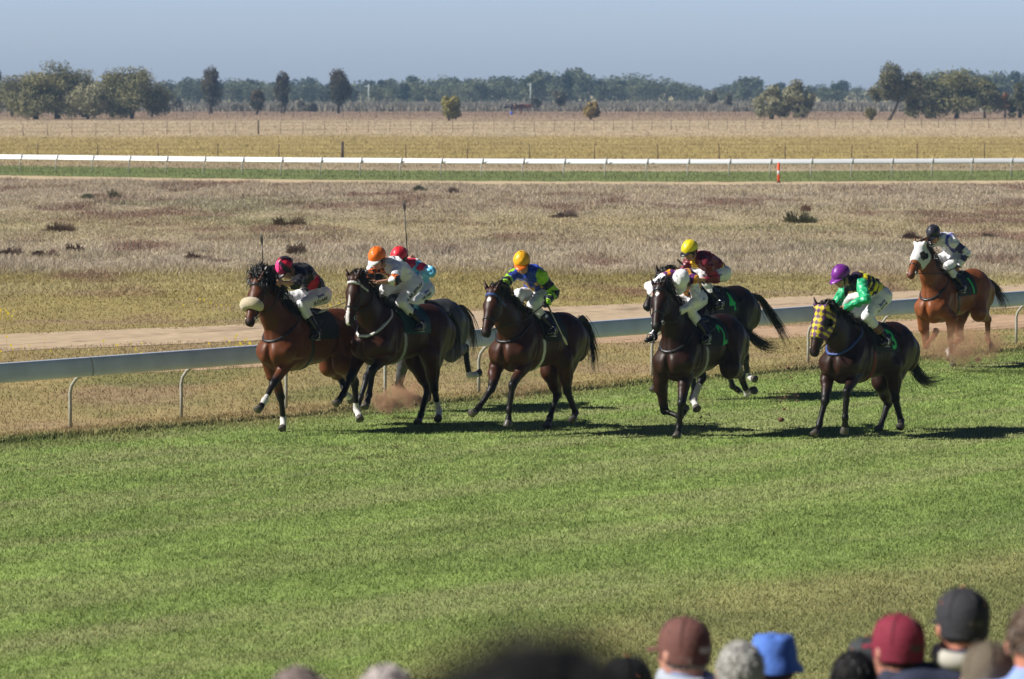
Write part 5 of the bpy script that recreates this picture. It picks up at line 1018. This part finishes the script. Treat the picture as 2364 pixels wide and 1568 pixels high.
        VV=np.stack([p-ww,p+ww,e+ww*.5,e-ww*.5],1); cc=np.array(hair)*g.uniform(.6,1.35,(n,1)); hm=link('hair',mesh_np('hair',VV.reshape(-1,3),np.arange(4*n).reshape(-1,4),np.repeat(cc[:,None],4,1).reshape(-1,3)),M_HAIRB,root)
        sb=MB(); sb.ell(hc+P(0,-.014,.020),np.array((.083,.102,.101))*t,None,20,10,-18 if hat is None else -30,90 if hat is None else 10); link('scalp_hair',sb.mesh('s'),mat_solid(tuple(np.array(hair)*.8),.9),hm)
    mh=mat('cap_cloth',hatc,.85,bump=.4,bscale=60)
    if hat=='cap':
        V=[];F=[]; nu=28; prof=[(-.045,.97),(-.012,1.0),(.02,1.02),(.05,1.0),(.08,.90),(.103,.70),(.118,.42),(.124,.12),(.128,.05),(.128,.0)]
        for z_,r_ in prof:
            for i in range(nu):
                a=2*math.pi*i/nu; cut=.032*max(0,math.sin(a))**2 if z_<-.02 else 0; f_=1-.012*abs(math.cos(a*3))*(z_>.03); V.append(hc+P(math.cos(a)*.091*r_*f_,-.012+math.sin(a)*.111*r_*f_,z_+.010+cut))
        for j in range(len(prof)-1):
            for i in range(nu): F.append((j*nu+i,j*nu+(i+1)%nu,(j+1)*nu+(i+1)%nu,(j+1)*nu+i))
        cp=MB().add(V,F).build('cap',mh,root)
        V=[];F=[]
        for j,e in enumerate([0,.04,.075,.075,.04,-.004]):
            for i in range(11): a=R(35+110*i/10); V.append(hc+P(math.cos(a)*.092,-.012+math.sin(a)*.112+e*math.sin(a),.012-e*.12-(.004 if j>2 else 0)))
        for j in range(5):
            for i in range(10): F.append((j*11+i,j*11+i+1,(j+1)*11+i+1,(j+1)*11+i))
        MB().add(V,F).build('peak',mh,cp)
        MB().ell(hc+P(0,-.012,.140),(.008,.008,.005)).build('button',mat_solid((.35,.10,.05) if hatc[0]<.05 else hatc),cp)
        for k in range(6):
            a0=R(30+60*k); MB().tube([hc+P(math.cos(a0)*.0925*math.cos(q_)**.6,-.012+math.sin(a0)*.1125*math.cos(q_)**.6,.030+.110*math.sin(q_)) for q_ in np.linspace(0,1.45,7)],.0018,5).build('seam',mat_solid(tuple(np.array(hatc)*.6)),cp)
            if k%2==0: MB().ell(hc+P(math.cos(a0+.5)*.082,-.012+math.sin(a0+.5)*.100,.085),(.005,.005,.005)).build('eyelet',mat_solid((.40,.12,.04) if hatc[0]<.05 else tuple(np.array(hatc)*.5)),cp)
        ar=MB(); ar.tube([hc+P(math.cos(a)*.030,-.012-.1075+.010*abs(math.cos(a)),.012+math.sin(a)*.030) for a in np.linspace(0,math.pi,9)],.004,6); ar.ell(hc+P(0,-.119,.022),(.028,.006,.022)); ar.build('rear_opening',mat_solid(tuple(np.array(hair if hair is not None else (.3,.2,.15))*1.2),.8),cp)
    if hat=='bucket':
        V=[];F=[]; nu=28; prof=[(-.035,1.30),(-.030,1.32),(.005,1.04),(.05,1.0),(.095,.90),(.108,.78),(.112,.0)]
        for z_,r_ in prof:
            for i in range(nu): a=2*math.pi*i/nu; V.append(hc+P(math.cos(a)*.096*r_,-.01+math.sin(a)*.112*r_,z_+.012+.004*math.sin(a*5)))
        for j in range(len(prof)-1):
            for i in range(nu): F.append((j*nu+i,j*nu+(i+1)%nu,(j+1)*nu+(i+1)%nu,(j+1)*nu+i))
        MB().add(V,F).build('hat',mh,root)
    return root
person(1578,1432,15.8,'man in a faded brown cap, white hair below it and pale blue collar',hat='cap',hatc=(.14,.055,.045),hair=(.42,.36,.33),shirt=(.20,.26,.42),collar=(.62,.68,.80),yaw=.75,skin=(.55,.26,.19))
person(1712,1480,15.2,'bare-headed person with short grey-white hair, left of the blue bucket hat',hair=(.52,.51,.48),shirt=(.30,.32,.36),yaw=0)
person(1790,1467,16.4,'person in a bright blue bucket hat',hat='bucket',hatc=(.07,.17,.55),hair=(.15,.10,.07),shirt=(.04,.07,.22))
person(1975,1503,15.4,'person with short black hair, left of the maroon cap',hair=(.012,.011,.012),shirt=(.02,.02,.03))
person(2004,1478,17.6,'person with light brown hair and a dark cap, mostly hidden behind the maroon cap',hat='cap',hatc=(.03,.035,.04),hair=(.24,.13,.07),shirt=(.2,.2,.25),yaw=.5)
person(2075,1425,15.6,'man in a maroon cap and navy jacket, dark hair at the neck',hat='cap',hatc=(.20,.012,.035),hair=(.05,.03,.022),shirt=(.016,.022,.05),yaw=.6,skin=(.45,.20,.14))
person(2225,1364,15.6,'tall man in a dark cap with orange eyelets and a cream jacket collar',hat='cap',hatc=(.022,.022,.028),hair=(.05,.045,.035),shirt=(.018,.024,.055),collar=(.50,.48,.42),yaw=.35,skin=(.50,.20,.13))
person(2288,1490,13.6,'person in a taupe cap low in front of the cream collar man',hat='cap',hatc=(.12,.095,.065),hair=(.10,.08,.06),shirt=(.22,.24,.30))
person(2398,1390,13.4,'person with brown hair cut by the right edge',hair=(.15,.10,.07),shirt=(.25,.35,.70),skin=(.5,.2,.13))
person(1450,1523,13.0,'dark-capped person low at the bottom centre, right of the black blurred head',hat='cap',hatc=(.012,.013,.016),hair=(.03,.03,.03),shirt=(.02,.02,.025))
person(890,1534,11.5,'white-haired person whose pink scalp just shows at the bottom edge',hair=(.62,.56,.54),shirt=(.3,.3,.3),skin=(.6,.35,.3))
person(685,1538,10.5,'balding grey-haired person at the bottom edge, leftmost of the crowd',hair=(.34,.27,.25),shirt=(.3,.3,.3),skin=(.5,.27,.22))
person(1255,1436,2.25,'very close black-haired head, a dark blur at the bottom centre',hair=(.002,.002,.002),shirt=(.004,.004,.004),skin=(.02,.01,.01))
# ================================================================== DISTANT HORSES, DRUM, CLODS, DUST, HAZE
def grazing():
    L=dict(HD['h6']['L']); L.update(poll=[1.15,0,1.45],nose=[1.45,0,.95],elL=[.50,.17,.95],elR=[.50,-.17,.95],knL=[.52,.16,.52],knR=[.55,-.16,.52],feL=[.52,.15,.2],feR=[.60,-.15,.2],hoL=[.58,.15,.05],hoR=[.66,-.15,.05],
      stL=[-.45,.2,.95],stR=[-.45,-.2,.95],hkL=[-.82,.16,.55],hkR=[-.75,-.16,.55],hfL=[-.78,.14,.2],hfR=[-.7,-.14,.2],hhL=[-.70,.14,.05],hhR=[-.62,-.14,.05])
    s,P,hd=horse_sdf(L,.035); V,Q=nets(s.D,s.lo,s.h); me=mesh_np('body',V,Q); tm=MB().tube([(-.93,0,1.45),(-1.03,0,1.3),(-1.05,0,.8),(-1.0,0,.5)],[.04,.06,.05,.02],7).mesh('tail')
    for px,base,yaw,c,lab in ((1173,262,2.9,(.02,.012,.010),'dark horse standing far off in the paddock, leftmost of three'),(1197,263,.6,(.12,.035,.02),'brown horse far off in the paddock, middle of three'),(1213,262,.1,(.16,.045,.025),'reddish-brown horse far off in the paddock, rightmost of three')):
        D=H0*FPX/(base-205); r=empty('grazing_horse',(Xd(px,D),D,0),yaw,label=lab,cat='horse',group='horses standing far off in the paddock'); r.scale=(1.1,)*3
        m2=me.copy(); link('body',m2,mat_solid(c),r); link('tail',tm.copy(),mat_solid((.02,.015,.012)),r)
    D=H0*FPX/60.; r=empty('water_drum',(Xd(1181,D),D,0),label='small blue drum between the far-off horses',cat='drum'); MB().tube([(0,0,0),(0,0,.02),(0,0,.3),(0,0,.58),(0,0,.6)],[.2,.22,.23,.22,.2],14).build('drum',mat_solid((.04,.10,.60)),r)
grazing()
M_CLOD=mat('red_soil',(.13,.055,.035),.95,noise=.3,nscale=40)
g=random.Random(3)
for px,py,D,sz in [(1805,970,59.5,.045),(1812,945,59.5,.02),(1820,850,60,.028),(1845,915,60,.016),(1830,872,60,.012),(1803,930,60,.012),(1625,985,59,.022),(1618,965,59,.014),(1632,972,59,.010),(2260,830,71,.045),(2232,812,71,.02),(2280,818,71,.018),(2275,770,71,.016),(2245,845,70,.02),(2270,742,71,.012),(2200,835,71,.015),(2190,860,70,.012),(2262,800,71,.012),(930,905,62,.02),(960,935,61,.022),(905,925,61,.014),(885,950,60.5,.016),(1210,880,62,.012),(1230,900,62,.010),(2305,812,72,.012),(1848,890,60,.01),(1795,905,60,.009)]+[(cx+g.gauss(0,sx),cy+g.gauss(0,sy),D+g.uniform(-.5,.5),g.uniform(.005,.017)) for cx,cy,D,sx,sy,n in [(915,925,61.5,24,18,16),(1815,900,60,14,50,14),(2250,800,71,45,30,26),(1620,965,59.3,10,15,7),(1215,905,62,22,18,7),(1740,890,65,20,12,6),(2060,960,59,20,14,5)] for _ in range(n)]:
    z=H0-(py-205)*D/FPX; b=MB(); n=7; V=[]
    b.ell((0,0,0),(sz,sz*.8,sz*.7),None,9,6); b.V=[tuple(c*(1+.35*mnoise.noise(Vector(v)*3/sz+Vector((px,0,0)))) for c in v) for v in b.V]
    o=b.build('dirt_clod',M_CLOD,None,label='small clod of red soil thrown up by the hooves',cat='clod',group='clods of soil thrown up by the hooves'); o.location=(Xd(px,D),D,max(z,.02))
def dust(px,py,D,rx,rz,dens,col,seed):
    m=bpy.data.materials.new('dust'); m.use_nodes=True; t=m.node_tree; t.nodes.remove(t.nodes['Principled BSDF']); v=t.nodes.new('ShaderNodeVolumePrincipled'); v.inputs['Color'].default_value=(*col,1); v.inputs['Anisotropy'].default_value=.1
    tc=t.nodes.new('ShaderNodeTexCoord'); n=t.nodes.new('ShaderNodeTexNoise'); n.inputs['Scale'].default_value=2.6/rx; n.inputs['Detail'].default_value=5; n.inputs['Distortion'].default_value=.6
    ln_=t.nodes.new('ShaderNodeVectorMath'); ln_.operation='LENGTH'; sc=t.nodes.new('ShaderNodeVectorMath'); sc.operation='DIVIDE'; sc.inputs[1].default_value=(rx,rx*.7,rz)
    t.links.new(tc.outputs['Object'],sc.inputs[0]); t.links.new(sc.outputs[0],ln_.inputs[0]); t.links.new(tc.outputs['Object'],n.inputs[0])
    fa=t.nodes.new('ShaderNodeMapRange'); fa.inputs[1].default_value=.95; fa.inputs[2].default_value=.2; t.links.new(ln_.outputs['Value'],fa.inputs[0])
    nm=t.nodes.new('ShaderNodeMapRange'); nm.inputs[1].default_value=.45; nm.inputs[2].default_value=.70; t.links.new(n.outputs[0],nm.inputs[0])
    mu=t.nodes.new('ShaderNodeMath'); mu.operation='MULTIPLY'; t.links.new(fa.outputs[0],mu.inputs[0]); t.links.new(nm.outputs[0],mu.inputs[1])
    m2=t.nodes.new('ShaderNodeMath'); m2.operation='MULTIPLY'; m2.inputs[1].default_value=dens; t.links.new(mu.outputs[0],m2.inputs[0]); t.links.new(m2.outputs[0],v.inputs['Density']); t.links.new(v.outputs[0],t.nodes['Material Output'].inputs['Volume'])
    z=H0-(py-205)*D/FPX; o=MB().ell((0,0,0),(rx,rx*.7,rz),None,16,10).build('dust',m,None,kind='stuff'); o.location=(Xd(px,D),D,max(z,rz+.02))
DC=(.92,.54,.32)
dust(905,930,61,.46,.26,26,DC,1); dust(950,905,61.5,.32,.30,13,DC,2); dust(2235,800,71,.80,.42,8,DC,3); dust(1210,890,62,.5,.3,2.5,DC,4); dust(2170,790,71.5,.7,.4,4.0,DC,5); dust(1615,955,59.5,.25,.3,1.5,DC,6); dust(2265,825,70.5,.22,.14,7,DC,7); dust(1815,920,60,.25,.4,1.0,DC,8)
hz=bpy.data.materials.new('haze'); hz.use_nodes=True; t=hz.node_tree; t.nodes.remove(t.nodes['Principled BSDF']); v=t.nodes.new('ShaderNodeVolumePrincipled'); v.inputs['Density'].default_value=HAZE; v.inputs['Color'].default_value=(.44,.69,1,1); t.links.new(v.outputs[0],t.nodes['Material Output'].inputs['Volume'])
MB().box((0,900,7.5),(900,960,9)).build('haze',hz,None,False,kind='stuff')
